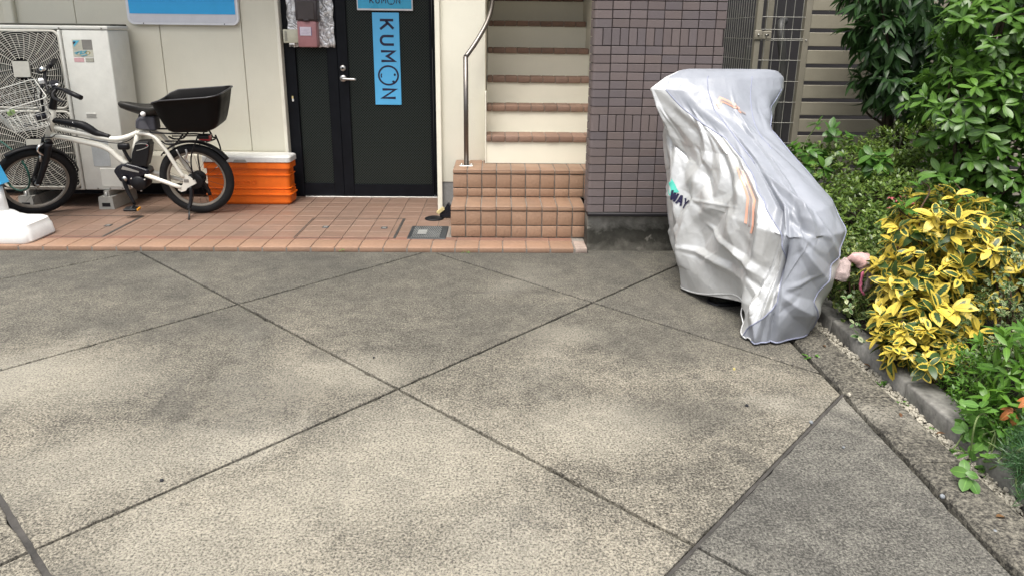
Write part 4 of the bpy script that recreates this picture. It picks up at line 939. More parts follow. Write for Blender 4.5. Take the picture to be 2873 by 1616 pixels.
# black pad over the top tube with a front strut
d_ = MB(); P = smooth_pts([(0.905, 0, 0.690), (0.84, 0, 0.683), (0.76, 0, 0.668), (0.70, 0, 0.655), (0.655, 0, 0.630), (0.615, 0, 0.600), (0.575, 0, 0.588), (0.530, 0, 0.573)], 5)
d_.tube(P, [0.018+0.014*math.sin(math.pi*min(1, i/(len(P)-1)*1.1)) for i in range(len(P))], 10, flat=0.9); pad = bb(d_, 'tube_pad', M['black'])
for q in ((0.745, 0.022, 0.678), (0.735, 0.024, 0.668)):
    d_ = MB(); d_.lathe([(0, 0.004), (0.004, 0.003), (0.005, 0)], q, (0, 1, 0.2), 8); bb(d_, 'pad_screw', M['chrome'], pad)
fr_tube('front_strut', [(0.905, 0.0, 0.688), (0.955, 0.02, 0.70)], 0.010, n=1)
fr_tube('brake_cable', [(1.03, 0.03, 0.565), (0.96, 0.03, 0.572), (0.90, 0.03, 0.578), (0.86, 0.025, 0.598), (0.72, 0.024, 0.575), (0.62, 0.022, 0.553), (0.48, 0.022, 0.533), (0.40, 0.02, 0.55), (0.36, 0.02, 0.575)], 0.0032, M['black'], 4, 6)
# motor, crank and pedal, battery
d_ = MB(); d_.prism([(0.53, 0.335), (0.50, 0.372), (0.43, 0.392), (0.36, 0.372), (0.29, 0.345), (0.285, 0.305), (0.38, 0.29), (0.40, 0.235), (0.44, 0.225), (0.50, 0.262)], -0.052, 0.052, 'y'); mo = bb(d_, 'motor', M['black_gloss'])
bv = mo.modifiers.new('bevel', 'BEVEL'); bv.width = 0.012; bv.segments = 3
d_ = MB(); d_.lathe([(0.0, 0.062), (0.046, 0.060), (0.054, 0.05), (0.056, -0.05)], (0.372, 0, 0.245), (0, 1, 0), 28); bb(d_, 'motor_drum', M['black'], mo)
for a in (40, 150, 260, 330):
    d_ = MB(); d_.lathe([(0, 0.055), (0.006, 0.055), (0.006, 0.045)], (0.372+0.056*math.cos(R(a)), 0, 0.245+0.056*math.sin(R(a))), (0, 1, 0), 8); bb(d_, 'motor_bolt', M['satin'], mo)
d_ = MB(); d_.add([(0.47, 0.0535, 0.352), (0.455, 0.0535, 0.375), (0.35, 0.0535, 0.336), (0.355, 0.0535, 0.326)], [(0, 1, 2, 3)]); bb(d_, 'motor_trim', M['grey_plastic'], mo)
cr = fr_tube('crank', [(0.452, 0.065, 0.288), (0.455, 0.073, 0.262), (0.440, 0.080, 0.19), (0.408, 0.086, 0.105)], [0.018, 0.012], M['black'], 5, 10, flat=0.6)
d_ = MB(); d_.lathe([(0.0, 0.012), (0.016, 0.010), (0.019, 0.0)], (0.452, 0.068, 0.286), (0, 1, 0), 16); bb(d_, 'crank_cap', M['satin'], cr)
pd = MB(); pd.bbox(0.375, 0.465, 0.092, 0.155, 0.070, 0.088, 0.004, 1); pd.tube([(0.408, 0.08, 0.10), (0.42, 0.15, 0.08)], 0.008, 8); pdl = bb(pd, 'pedal', M['black'])
d_ = MB(); d_.bbox(0.362, 0.374, 0.100, 0.148, 0.072, 0.088, 0.002, 1); bb(d_, 'pedal_reflector', M['amber'], pdl)
d_ = MB(); d_.prism([(0.345, 0.545), (0.255, 0.55), (0.250, 0.52), (0.268, 0.45), (0.300, 0.365), (0.388, 0.368), (0.40, 0.40), (0.385, 0.46)], -0.042, 0.042, 'y'); bat = bb(d_, 'battery', M['black']); bv = bat.modifiers.new('bevel', 'BEVEL'); bv.width = 0.010; bv.segments = 3
d_ = MB(); P = smooth_pts([(0.345, 0.044, 0.485), (0.30, 0.044, 0.497), (0.262, 0.044, 0.515), (0.265, 0.044, 0.53), (0.30, 0.044, 0.535), (0.35, 0.044, 0.53)], 4); d_.tube(P, 0.0022, 5); bb(d_, 'battery_trim', M['grey_plastic'], bat)
d_ = MB(); d_.lathe([(0, 0.046), (0.005, 0.045), (0.005, 0.04)], (0.268, 0, 0.522), (0, 1, 0), 8); bb(d_, 'battery_lamp', M['red'], bat)
d_ = MB(); d_.bbox(0.392, 0.470, 0.014, 0.052, 0.490, 0.535, 0.012, 2); d_.tube(smooth_pts([(0.44, 0.03, 0.50), (0.425, 0.03, 0.45), (0.405, 0.03, 0.40)], 3), 0.012, 8); bb(d_, 'key_lock', M['black'])
# saddle
sd_ = MB(); prof = [(0.424, 0.014, 0.810, 0.016), (0.412, 0.022, 0.816, 0.040), (0.37, 0.030, 0.813, 0.056), (0.31, 0.040, 0.802, 0.066), (0.26, 0.058, 0.796, 0.072), (0.21, 0.076, 0.796, 0.074), (0.165, 0.080, 0.800, 0.066), (0.145, 0.066, 0.798, 0.04)]
v = []; f = []; nn = 12
for sx, w_, zt, th in prof:
    for k in range(nn):
        a = 2*math.pi*k/nn; y_ = w_*math.cos(a); z_ = math.sin(a)
        v.append((sx, y_, zt-(0.004*math.cos(a)**2) + (z_*0.008 if z_ > 0 else z_*th)))
for i in range(len(prof)-1):
    for k in range(nn): f.append((i*nn+k, i*nn+(k+1) % nn, (i+1)*nn+(k+1) % nn, (i+1)*nn+k))
f += [tuple(range(nn)), tuple(reversed([(len(prof)-1)*nn+k for k in range(nn)]))]
sd_.add(v, f, True); sad = bb(sd_, 'saddle', M['leather'])
d_ = MB(); d_.lathe([(0, 0.016), (0.010, 0.0145), (0.016, 0.008), (0.0175, 0), (0.013, -0.01), (0, -0.012)], (0.243, 0.068, 0.752), (0, 1, 0), 16); bb(d_, 'saddle_knob', M['white_plastic'], sad)
d_ = MB(); d_.prism([(0.325, 0.640), (0.185, 0.625), (0.180, 0.728), (0.285, 0.728), (0.315, 0.70)], -0.045, 0.05, 'y'); bag = bb(d_, 'saddle_bag', M['bag']); bv = bag.modifiers.new('bevel', 'BEVEL'); bv.width = 0.014; bv.segments = 3
d_ = MB(); d_.prism([(0.300, 0.645), (0.225, 0.640), (0.245, 0.70), (0.285, 0.695)], 0.0495, 0.053, 'y'); bb(d_, 'bag_panel', plain('bag_grey_panel', (0.09, 0.09, 0.105), 0.7), bag)
# rear carrier, tub, light, fenders
def cart(name, P, r=0.006, m=M['black'], n=4, parent=None): return fr_tube(name, P, r, m, n, 8, parent if parent else bk)
rk = empty('rear_carrier'); rk.parent = bk
for s in (1, -1):
    cart('carrier_rail', [(0.235, 0.03*s, 0.620), (0.20, 0.055*s, 0.617), (0.0, 0.065*s, 0.612), (-0.10, 0.065*s, 0.612), (-0.135, 0.065*s, 0.598), (-0.152, 0.062*s, 0.555)], 0.006, parent=rk)
    cart('carrier_lower_rail', [(0.13, 0.068*s, 0.560), (-0.05, 0.07*s, 0.563), (-0.148, 0.066*s, 0.562)], 0.005, parent=rk)
    cart('carrier_leg', [(-0.10, 0.066*s, 0.60), (-0.03, 0.070*s, 0.44), (-0.024, 0.072*s, 0.28)], 0.0055, parent=rk)
    cart('carrier_bow', [(0.155, 0.062*s, 0.560), (0.12, 0.070*s, 0.54), (0.06, 0.072*s, 0.545), (0.02, 0.070*s, 0.585), (0.0, 0.066*s, 0.612)], 0.006, parent=rk)
cart('carrier_tail', [(-0.15, 0.062, 0.555), (-0.185, 0.03, 0.56), (-0.19, 0, 0.56), (-0.185, -0.03, 0.56), (-0.15, -0.062, 0.555)], 0.006, parent=rk)
cart('carrier_tail_leg', [(-0.185, -0.03, 0.58), (-0.205, -0.03, 0.50), (-0.207, -0.03, 0.44)], 0.006, parent=rk)
tub = MB(); nn = 40
outline = []
def tubring(z, sx0, sx1, hw, r, tilt=0.0):
    return [(a, b, z+tilt*(sx1-a)) for a, b in rrect(sx0, sx1, -hw, hw, r, 9)]
# front is low, back is high: rim height varies along the tub
def tubr(t, grow=0.0):
    # t 0 bottom .. 1 rim
    sx0 = -0.236-0.080*t**0.6-grow; sx1 = 0.062+0.090*t**0.6+grow; hw = 0.135+0.050*t+grow; out = []
    for a, b in rrect(sx0, sx1, -hw, hw, 0.05+0.035*t, 9):
        u_ = (sx1-a)/(sx1-sx0); ztop = float(np.interp(u_, [0, 0.05, 0.16, 0.75, 0.93, 1.0], [0.828, 0.850, 0.868, 0.888, 0.899, 0.906])); zb = 0.632+0.022*max(0, u_-0.72)/0.28
        out.append((a, b, zb+(ztop-zb)*t))
    return out
rings = [tubr(0.0, -0.03), tubr(0.02, -0.008)]+[tubr(t) for t in (0.08, 0.2, 0.4, 0.6, 0.8, 0.97)]+[tubr(1.0, 0.006), tubr(1.012, 0.0), tubr(0.98, -0.006)]+[tubr(t, -0.008) for t in (0.7, 0.4, 0.1)]+[tubr(0.06, -0.03)]
n = len(rings[0]); v = [p for r_ in rings for p in r_]; f = []
for i in range(len(rings)-1):
    for k in range(n): f.append((i*n+k, i*n+(k+1) % n, (i+1)*n+(k+1) % n, (i+1)*n+k))
f.append(tuple(reversed(range(n)))); f.append(tuple((len(rings)-1)*n+k for k in range(n)))
tub.add(v, f, True); tb = bb(tub, 'rear_tub', M['black_matt']); tb.modifiers.new('es', 'EDGE_SPLIT').split_angle = R(50)
d_ = MB(); d_.tube([Vector(q) for q in tubr(1.0, 0.003)], 0.0055, 6, closed=True); bb(d_, 'tub_rim', plain('tub_rim_plastic', (0.03, 0.03, 0.035), 0.35), tb)  # rim lip coloured lighter than the tub, standing in for an edge highlight
d_ = MB(); d_.bbox(-0.16, 0.04, -0.045, 0.045, 0.617, 0.634, 0.004, 1); bb(d_, 'tub_mount', M['black'])
d_ = MB(); d_.bbox(-0.175, -0.095, 0.02, 0.075, 0.575, 0.605, 0.008, 2); bb(d_, 'lamp_housing', M['black'])
d_ = MB(); d_.prism([(-0.178, 0.562), (-0.10, 0.570), (-0.12, 0.590), (-0.182, 0.602)], 0.028, 0.070, 'y'); bb(d_, 'tail_light', M['red'])
def fender(name, c, a0, a1, r, fn=ident):
    d_ = MB(); v = []; f = []; n = 24
    for i in range(n+1):
        a = R(a0+(a1-a0)*i/n)
        for k in range(5):
            y_ = (k-2)*0.015; rr = r-0.010*(abs(k-2)/2)**2
            v.append(c+Vector((rr*math.cos(a), y_, rr*math.sin(a))))
    for i in range(n):
        for k in range(4): f.append((i*5+k, i*5+k+1, (i+1)*5+k+1, (i+1)*5+k))
    d_.add([tuple(q) for q in v], f, True); o = bb(d_.xf(fn), name, M['black']); sm = o.modifiers.new('thick', 'SOLIDIFY'); sm.thickness = 0.003; return o
fender('rear_fender', RC, 40, 148, 0.288); fender('front_fender', FC, 62, 176, 0.280, steer)
# rear mech, brake and kickstand
d_ = MB(); d_.lathe([(0.0, 0.052), (0.055, 0.050), (0.058, 0.046), (0.02, 0.044)], RC, (0, 1, 0), 24); bb(d_, 'roller_brake', M['black'])
d_ = MB(); d_.lathe([(0.02, -0.05), (0.05, -0.048), (0.05, -0.03), (0.02, -0.028)], RC, (0, 1, 0), 24); bb(d_, 'sprocket', M['black'])
cart('derailleur', [(-0.03, -0.05, 0.24), (-0.06, -0.055, 0.18), (-0.075, -0.055, 0.12)], 0.014)
ks = cart('kickstand', [(0.005, 0.078, 0.225), (0.0, 0.085, 0.19), (0.010, 0.10, 0.12), (0.026, 0.125, 0.07)], 0.014)
kl = Vector((0.018, 0.113, 0.09)); inv = mw.inverted(); kf = inv @ Vector((-2.187, 0.650, ZP+0.004))
d_ = MB(); d_.tube([kl, kf], [0.0075, 0.006], 8); d_.tube([kf, kf+Vector((0.002, 0.004, -0.0015))], 0.0085, 8); bb(d_, 'kickstand_foot', M['spoke'], ks)
cart('brake_arm', [(0.00, 0.060, 0.50), (-0.005, 0.066, 0.47), (0.012, 0.068, 0.43), (-0.01, 0.066, 0.40)], 0.008, M['satin'])
cart('brake_spring', [(0.06, 0.07, 0.50), (0.045, 0.072, 0.46), (0.02, 0.072, 0.40), (-0.02, 0.072, 0.34)], 0.005, M['satin'])
cart('brake_cable_rear', [(0.05, 0.07, 0.47), (0.0, 0.075, 0.40), (-0.04, 0.07, 0.31), (-0.06, 0.06, 0.27)], 0.003, M['black'])
# steering group
for s in (1, -1):
    fr_tube('fork_leg', [(0.958, 0.046*s, 0.545), (0.985, 0.048*s, 0.47), (1.045, 0.050*s, 0.345), (1.090, 0.052*s, 0.262)], [0.025, 0.018], M['black'], 4, 10, fn=steer)
fr_tube('fork_crown', [(0.952, -0.05, 0.545), (0.95, 0, 0.550), (0.952, 0.05, 0.545)], 0.021, M['black'], 3, 10, fn=steer)
d_ = MB(); d_.lathe([(0, 0.07), (0.009, 0.07), (0.010, 0.05), (0.016, 0.05), (0.016, -0.05), (0.009, -0.05), (0.009, -0.07), (0, -0.07)], FC, (0, 1, 0), 12); bb(d_.xf(steer), 'axle_nut', M['satin'])
fr_tube('front_brake', [(0.985, 0.03, 0.545), (1.02, 0.05, 0.54), (1.035, 0.058, 0.515), (1.02, 0.056, 0.485), (1.005, 0.05, 0.465)], [0.010, 0.006], M['chrome'], 4, 8, fn=steer)
fr_tube('brake_shoe', [(1.03, 0.055, 0.475), (1.035, 0.056, 0.43)], 0.008, M['satin'], 1, 8, fn=steer)
fr_tube('stem', [HT-hax*0.004, HT+hax*0.03, HT+hax*0.075, HT+hax*0.115+Vector((0.018, 0, 0))], [0.026, 0.02], M['black'], 4, 12, fn=steer)
hb = fr_tube('handlebar', [(0.74, -0.30, 0.985), (0.79, -0.20, 0.995), (0.835, -0.13, 0.985), (0.855, -0.08, 0.93), (0.862, -0.03, 0.893), (0.865, 0, 0.89), (0.862, 0.03, 0.893), (0.855, 0.08, 0.93), (0.835, 0.13, 0.965), (0.79, 0.20, 0.965), (0.74, 0.30, 0.945)], 0.011, M['black'], 5, 10, fn=steer)
for s, z0, z1 in ((-1, 0.994, 0.985), (1, 0.962, 0.945)):
    g_ = fr_tube('grip', [(0.795, 0.185*s, z0), (0.735, 0.305*s, z1)], 0.0165, M['black'], 1, 12, hb, steer)
    lv = fr_tube('brake_lever', [(0.835, 0.13*s, z0-0.005), (0.865, 0.15*s, z0-0.02), (0.872, 0.20*s, z0-0.03), (0.845, 0.27*s, z0-0.035), (0.835, 0.285*s, z0-0.03)], [0.010, 0.006], M['black'], 4, 8, hb, steer)
d_ = MB(); d_.lathe([(0, 0.026), (0.012, 0.024), (0.021, 0.014), (0.023, 0.0), (0, 0)], (0.845, -0.125, 1.0), (0.3, 0, 1), 18); bb(d_.xf(steer), 'bell', M['chrome'], hb)
d_ = MB(); d_.bbox(0.80, 0.855, 0.03, 0.12, 0.945, 0.985, 0.008, 2); mtr = bb(d_.xf(steer), 'display_unit', M['black_gloss'], hb)
d_ = MB(); d_.tube([(0.862, 0.055, 0.955), (0.845, 0.09, 0.965), (0.812, 0.125, 0.982)], [0.012, 0.012, 0.010], 10); bb(d_.xf(steer), 'gear_shifter', M['chrome'], hb)
d_ = MB(); d_.bbox(0.872, 0.902, -0.035, 0.0, 0.955, 0.985, 0.004, 1); bb(d_.xf(steer), 'white_clamp', M['white_plastic'], hb)
fr_tube('cable_loop', [(0.86, 0.10, 0.93), (0.92, 0.07, 0.92), (0.93, 0.03, 0.83), (0.90, 0.02, 0.76), (0.88, 0.015, 0.70)], 0.0032, M['black'], 5, 6, hb, steer)
fr_tube('cable_loop', [(0.85, -0.08, 0.92), (0.93, -0.05, 0.91), (0.955, 0.0, 0.82), (0.93, 0.02, 0.74), (0.92, 0.03, 0.62)], 0.0032, M['black'], 5, 6, hb, steer)
d_ = MB(); d_.bbox(0.915, 0.985, -0.035, 0.035, 0.705, 0.755, 0.012, 2); bb(d_.xf(steer), 'front_lamp', M['black_gloss'])
fr_tube('basket_bracket', [(0.895, 0.0, 0.95), (0.915, 0, 0.85), (0.93, 0, 0.75), (0.955, 0, 0.69), (1.08, 0, 0.685)], 0.009, M['black'], 4, 8, fn=steer)
# wire front basket
wb = empty('front_basket'); wb.parent = bk
def bpt(t, a):   # t 0 floor .. 1 rim, a corner parameter outline
    x0 = 0.925-0.02*t; x1 = 1.135+0.09*t; hw = 0.115+0.055*t; z_ = 0.695+0.235*t
    return x0, x1, hw, z_
def bring(t, sag=0.0):
    x0, x1, hw, z_ = bpt(t, 0); out = []
    for a, b in rrect(x0, x1, -hw, hw, 0.03, 4): out.append((a, b, z_-sag*max(0, (a-x0)/(x1-x0))))
    return out
def wire(P, r=0.0019, closed=False, name='wire'):
    d_ = MB(); d_.tube(P, r, 5, closed=closed, cap=False); return bb(d_.xf(steer), name, M['basket_wire'], wb)
wire(bring(1.0, 0.05), 0.0036, True, 'basket_rim')
for t in (0.78, 0.55, 0.30, 0.05): wire(bring(t, 0.05*t), 0.0019, True)
r1 = bring(1.0, 0.05); r0 = bring(0.05, 0.0); rl = len(r1)
x0, x1, hw, z_ = bpt(1, 0); X0, X1_, HW, Z_ = bpt(0.05, 0)
for i in range(8):
    u_ = (i+0.5)/8
    for s in (-1, 1): wire([(x0+(x1-x0)*u_, hw*s, z_-0.05*u_), (X0+(X1_-X0)*u_, HW*s, Z_)])
    wire([(X0+(X1_-X0)*u_, -HW, Z_), (X0+(X1_-X0)*u_, HW, Z_)])
for i in range(9):
    u_ = -1+2*(i+0.5)/9
    wire([(x0, hw*u_, z_), (X0, HW*u_, Z_)]); wire([(x1, hw*u_, z_-0.05), (X1_, HW*u_, Z_)]); wire([(X0, HW*u_, Z_), (X1_, HW*u_, Z_)])
for s in (1, 0.72):
    d_ = MB(); d_.bbox(1.10+0.05*(1-s), 1.13+0.05*(1-s), 0.155, 0.160, 0.845+0.03*(s-0.7), 0.873+0.03*(s-0.7), 0.001, 1); bb(d_.xf(steer), 'basket_tag', M['green_note'], wb)
# ------------------------------------------------------------------ scooter under its cover
sv = thing('covered_scooter', 'scooter under a wrinkled silver and lavender cover with salmon reflective stripes', 'scooter', (1.25, -0.75, 0))
CZ = [0.0, 0.15, 0.30, 0.50, 0.60, 0.68, 0.76, 0.86, 0.96, 1.05, 1.11, 1.145, 1.152]
CP = [  # rear, rear-left, left, front-left, front, front-right, right, rear-right
 [(1.27,-1.35),(1.10,-1.26),(1.03,-0.70),(1.06,-0.30),(1.20,-0.14),(1.36,-0.25),(1.46,-0.70),(1.45,-1.22)],
 [(1.29,-1.375),(1.12,-1.28),(1.035,-0.72),(1.03,-0.30),(1.18,-0.13),(1.38,-0.25),(1.49,-0.70),(1.50,-1.23)],
 [(1.32,-1.37),(1.155,-1.27),(1.02,-0.72),(0.99,-0.31),(1.17,-0.12),(1.40,-0.25),(1.51,-0.70),(1.54,-1.22)],
 [(1.36,-1.36),(1.19,-1.27),(1.02,-0.74),(0.965,-0.33),(1.15,-0.12),(1.42,-0.28),(1.52,-0.70),(1.57,-1.18)],
 [(1.38,-1.28),(1.215,-1.19),(1.03,-0.73),(0.95,-0.34),(1.15,-0.12),(1.42,-0.30),(1.50,-0.70),(1.535,-1.10)],
 [(1.36,-1.12),(1.20,-1.04),(1.04,-0.70),(0.935,-0.35),(1.15,-0.13),(1.43,-0.32),(1.475,-0.66),(1.485,-0.97)],
 [(1.33,-0.94),(1.18,-0.88),(1.035,-0.65),(0.92,-0.36),(1.15,-0.14),(1.44,-0.33),(1.445,-0.60),(1.44,-0.81)],
 [(1.27,-0.75),(1.12,-0.72),(0.99,-0.58),(0.90,-0.39),(1.15,-0.17),(1.47,-0.33),(1.43,-0.51),(1.385,-0.66)],
 [(1.22,-0.63),(1.05,-0.61),(0.93,-0.53),(0.86,-0.41),(1.15,-0.22),(1.50,-0.32),(1.475,-0.43),(1.38,-0.55)],
 [(1.20,-0.55),(1.02,-0.54),(0.885,-0.49),(0.82,-0.42),(1.16,-0.27),(1.53,-0.30),(1.53,-0.38),(1.38,-0.48)],
 [(1.20,-0.49),(1.03,-0.48),(0.93,-0.46),(0.90,-0.41),(1.18,-0.30),(1.53,-0.30),(1.53,-0.35),(1.38,-0.43)],
 [(1.20,-0.43),(1.08,-0.43),(1.00,-0.42),(0.98,-0.39),(1.18,-0.335),(1.49,-0.315),(1.50,-0.34),(1.38,-0.39)],
 [(1.20,-0.385),(1.12,-0.39),(1.04,-0.395),(1.03,-0.385),(1.18,-0.36),(1.44,-0.335),(1.45,-0.34),(1.34,-0.365)]]
CPa = np.array(CP)
def crom(p0, p1, p2, p3, t):
    return 0.5*(2*p1+(p2-p0)*t+(2*p0-5*p1+4*p2-p3)*t*t+(3*p1-p0-3*p2+p3)*t**3)
def cov_base(u, z):
    u = np.asarray(u, float) % 1.0; z = np.clip(np.asarray(z, float), 0, CZ[-1])
    zi = np.clip(np.searchsorted(CZ, z, side='right')-1, 0, len(CZ)-2); cz = np.array(CZ); tz = (z-cz[zi])/(cz[zi+1]-cz[zi])
    k = np.floor(u*8).astype(int) % 8; tu = u*8-np.floor(u*8)
    def ring(i):
        i = np.clip(i, 0, len(CZ)-1)
        return crom(CPa[i, (k-1) % 8], CPa[i, k], CPa[i, (k+1) % 8], CPa[i, (k+2) % 8], tu[..., None])
    xy = ring(zi)*(1-tz)[..., None]+ring(zi+1)*tz[..., None]     # linear between heights: taut cloth
    return np.concatenate([xy, z[..., None]], -1)
crs = np.random.default_rng(5); CRE = []
for i in range(30):     # random tension creases: position (s along the ring in m, z), direction, length, width, depth
    CRE.append((crs.uniform(0.05, 1.35), crs.uniform(0.05, 0.85), crs.normal(1.35, 0.55), crs.uniform(0.08, 0.38), crs.uniform(0.02, 0.06), crs.uniform(-0.014, 0.018)))
for i in range(14):
    CRE.append((crs.uniform(-0.3, 0.12), crs.uniform(0.05, 1.0), crs.normal(1.5, 0.8), crs.uniform(0.06, 0.22), crs.uniform(0.02, 0.05), crs.uniform(-0.008, 0.010)))
for i in range(22):     # crisp short creases
    CRE.append((crs.uniform(0.05, 1.3), crs.uniform(0.05, 0.9), crs.choice([0.5, 1.1, 1.6, 2.1, 2.6])+crs.normal()*0.2, crs.uniform(0.05, 0.2), crs.uniform(0.008, 0.018), crs.choice([-1, 1])*crs.uniform(0.004, 0.010)))
# the big folds one sees on the left flank
CRE += [(0.78, 0.22, 1.57, 0.45, 0.075, 0.045), (0.97, 0.30, 1.5, 0.4, 0.10, -0.040), (0.86, 0.42, 1.15, 0.42, 0.09, 0.050), (0.62, 0.50, 1.9, 0.30, 0.07, -0.050), (0.50, 0.34, 0.35, 0.22, 0.03, 0.024), (0.60, 0.25, 0.05, 0.20, 0.035, 0.022), (0.34, 0.40, 1.75, 0.55, 0.035, -0.030), (0.25, 0.30, 1.5, 0.50, 0.03, 0.030),
        (0.42, 0.45, 1.6, 0.45, 0.035, 0.026), (0.18, 0.25, 1.25, 0.40, 0.03, -0.028), (0.30, 0.12, 0.9, 0.22, 0.04, 0.026), (0.95, 0.78, 1.45, 0.5, 0.05, 0.022), (1.08, 0.65, 1.5, 0.6, 0.04, -0.022), (0.72, 0.72, 2.3, 0.35, 0.05, 0.024),
        (0.12, 0.60, 0.6, 0.20, 0.05, 0.035), (0.06, 0.52, 0.25, 0.22, 0.035, -0.026), (-0.10, 0.35, 0.5, 0.28, 0.05, 0.022), (-0.05, 0.18, 0.3, 0.25, 0.05, 0.022), (-0.16, 0.46, 0.7, 0.22, 0.03, 0.018)]
def cov_disp(u, z):
    s = u*3.0; s = np.where(s > 1.5, s-3.0, s); d = np.zeros_like(s)
    for s0, z0, a, L, w, A in CRE:
        ds = s-s0; dz = z-z0; t = ds*math.cos(a)+dz*math.sin(a); q = -ds*math.sin(a)+dz*math.cos(a)
        d += A*np.maximum(0, 1-np.abs(q)/(w*(1-0.55*np.clip(t/L, -1, 1))))**1.0*np.clip(1-(np.abs(t)/L)**2, 0, 1)
    us = (np.asarray(u)+0.5) % 1.0-0.5
    d -= 0.080*np.exp(-((us-0.172)/0.036)**2)*np.exp(-((z-0.10)/0.22)**2)        # the cloth falls in ahead of the wheel
    d -= 0.050*np.exp(-((us-0.085)/0.035)**2)*np.exp(-((z-0.34)/0.13)**2)        # and under the tail
    d += 0.006*np.sin(s*9+z*6)+0.004*np.sin(s*21-z*13+1.3*np.sin(z*17))
    return d*np.clip((1.12-z)/0.15, 0.15, 1)
def cov(u, z, lift=0.0):
    u = np.asarray(u, float); z = np.asarray(z, float); e = 2e-3
    p = cov_base(u, z); a = cov_base(u+e, z)-cov_base(u-e, z); b = cov_base(u, z+e)-cov_base(u, z-e)
    n = np.cross(b, a); n /= np.linalg.norm(n, axis=-1, keepdims=True)+1e-9
    return p+n*(cov_disp(u, z)+lift)[..., None]
def hem(u):
    u = (np.asarray(u, float)+0.5) % 1.0-0.5
    return 0.012+0.105*np.exp(-((u-0.170)/0.040)**2)+0.03*np.exp(-((u-0.34)/0.08)**2)+0.012*np.sin(u*40)*(np.abs(u) > 0.1)+0.03*np.clip(-u*4, 0, 1)
BZ = [0.0, 0.06, 0.10, 0.20, 0.36, 0.50, 0.58, 0.64, 0.70, 0.83, 0.90, 0.98, 1.02, 1.06, 1.16]; BA = [0.112, 0.106, 0.09, 0.05, 0.07, 0.10, 0.13, 0.135, 0.125, 0.13, 0.18, 0.228, 0.245, 0.262, 0.34]
def seam_u(z): return np.interp(z, BZ, BA)
def sheet(u_of, nu, nv, name, m):
    U = np.zeros((nv+1, nu+1)); Z = np.zeros_like(U); v = np.linspace(0, 1, nv+1)**0.95
    for j in range(nv+1):
        for i in range(nu+1):
            zz = 0.02+v[j]*1.132; uu = u_of(i/nu, zz); h = float(hem(uu)); zz = h+v[j]*(1.152-h); U[j, i] = u_of(i/nu, zz); Z[j, i] = zz
    P = cov(U, Z).reshape(-1, 3); mb = MB()
    f = [(j*(nu+1)+i, j*(nu+1)+i+1, (j+1)*(nu+1)+i+1, (j+1)*(nu+1)+i) for j in range(nv) for i in range(nu)]
    mb.add([tuple(q) for q in P], f, True); o = mb.build(name, m, sv)
    return o
top_o = sheet(lambda a, z: -seam_u(z)+2*seam_u(z)*a, 100, 200, 'centre_panel', M['cover_blue'])
side_o = sheet(lambda a, z: seam_u(z)+(0.5-seam_u(z))*a, 190, 220, 'left_flank', M['cover_silver'])
sheet(lambda a, z: 0.5+(0.5-seam_u(z))*a, 60, 110, 'right_flank', M['cover_silver'])
cap = MB(); uu = np.linspace(0, 1, 49)[:-1]; P = cov(uu, np.full(48, 1.152)); c_ = P.mean(0)+np.array([0, 0, 0.002])
cap.add([tuple(q) for q in P]+[tuple(c_)], [(k, (k+1) % 48, 48) for k in range(48)], True); cap.build('crown_patch', M['cover_blue'], sv)
for sgn in (1, -1):      # stitched seams
    zz = np.linspace(float(hem(sgn*0.085))+0.003, 1.05, 110); P = cov(sgn*seam_u(zz), zz, 0.001); mb = MB(); mb.tube([Vector(q) for q in P], 0.003, 6); mb.build('seam', M['seam'], sv)
zz = np.linspace(0.93, 1.15, 30); P = cov(np.interp(zz, [0.93, 1.15], [0.02, 0.12]), zz, 0.0)
for u0, u1, z0, z1 in ((0.10, 0.075, 0.74, 1.12), (-0.02, -0.10, 0.80, 1.12)):
    zz = np.linspace(z0, z1, 40); P = cov(np.interp(zz, [z0, z1], [u0, u1]), zz, -0.001); mb = MB(); mb.tube([Vector(q) for q in P], 0.0028, 5); mb.build('seam', M['seam'], sv)
uu = np.linspace(0.085, 0.48, 120); P = cov(uu, hem(uu)+0.002, 0.0); mb = MB(); mb.tube([Vector(q) for q in P], 0.004, 6); mb.build('hem', M['cover_silver'], sv)
uu = np.linspace(-0.085, 0.085, 40); P = cov(uu, hem(uu)+0.002, 0.0); mb = MB(); mb.tube([Vector(q) for q in P], 0.004, 6); mb.build('hem', M['seam'], sv)
def band(pts, w, m, name, lift=0.003, n=40):
    """tape on the cloth along (u, z) points; w in metres measured across u (ring about 3 m round)"""
    pts = np.array(pts, float); t = np.linspace(0, 1, n); k = np.linspace(0, 1, len(pts)); uc = np.interp(t, k, pts[:, 0]); zc = np.interp(t, k, pts[:, 1])
    du = np.gradient(uc)*3.0; dz = np.gradient(zc); L = np.hypot(du, dz)+1e-9; nu_, nz_ = -dz/L, du/L
    rows = [cov(uc+nu_*w*q/3.0, zc+nz_*w*q, lift) for q in (-0.5, 0, 0.5)]
    mb = MB(); mb.add([tuple(p) for r_ in rows for p in r_], [(a*n+i, a*n+i+1, (a+1)*n+i+1, (a+1)*n+i) for a in range(2) for i in range(n-1)], True)
    return mb.build(name, m, sv)
band([(0.156, 0.715), (0.160, 0.60), (0.163, 0.50)], 0.012, M['reflect'], 'reflective_stripe'); band([(0.147, 0.70), (0.150, 0.58), (0.152, 0.465)], 0.012, M['reflect'], 'reflective_stripe')
band([(0.1515, 0.71), (0.155, 0.59), (0.1575, 0.49)], 0.010, M['reflect_grey'], 'reflective_stripe', 0.002)
band([(0.070, 0.975), (0.050, 1.005), (0.020, 0.990), (-0.012, 0.962)], 0.028, M['reflect'], 'reflective_stripe'); band([(0.066, 0.978), (0.049, 1.003), (0.02, 0.987), (-0.028, 0.948)], 0.010, M['reflect_grey'], 'reflective_stripe', 0.0045)
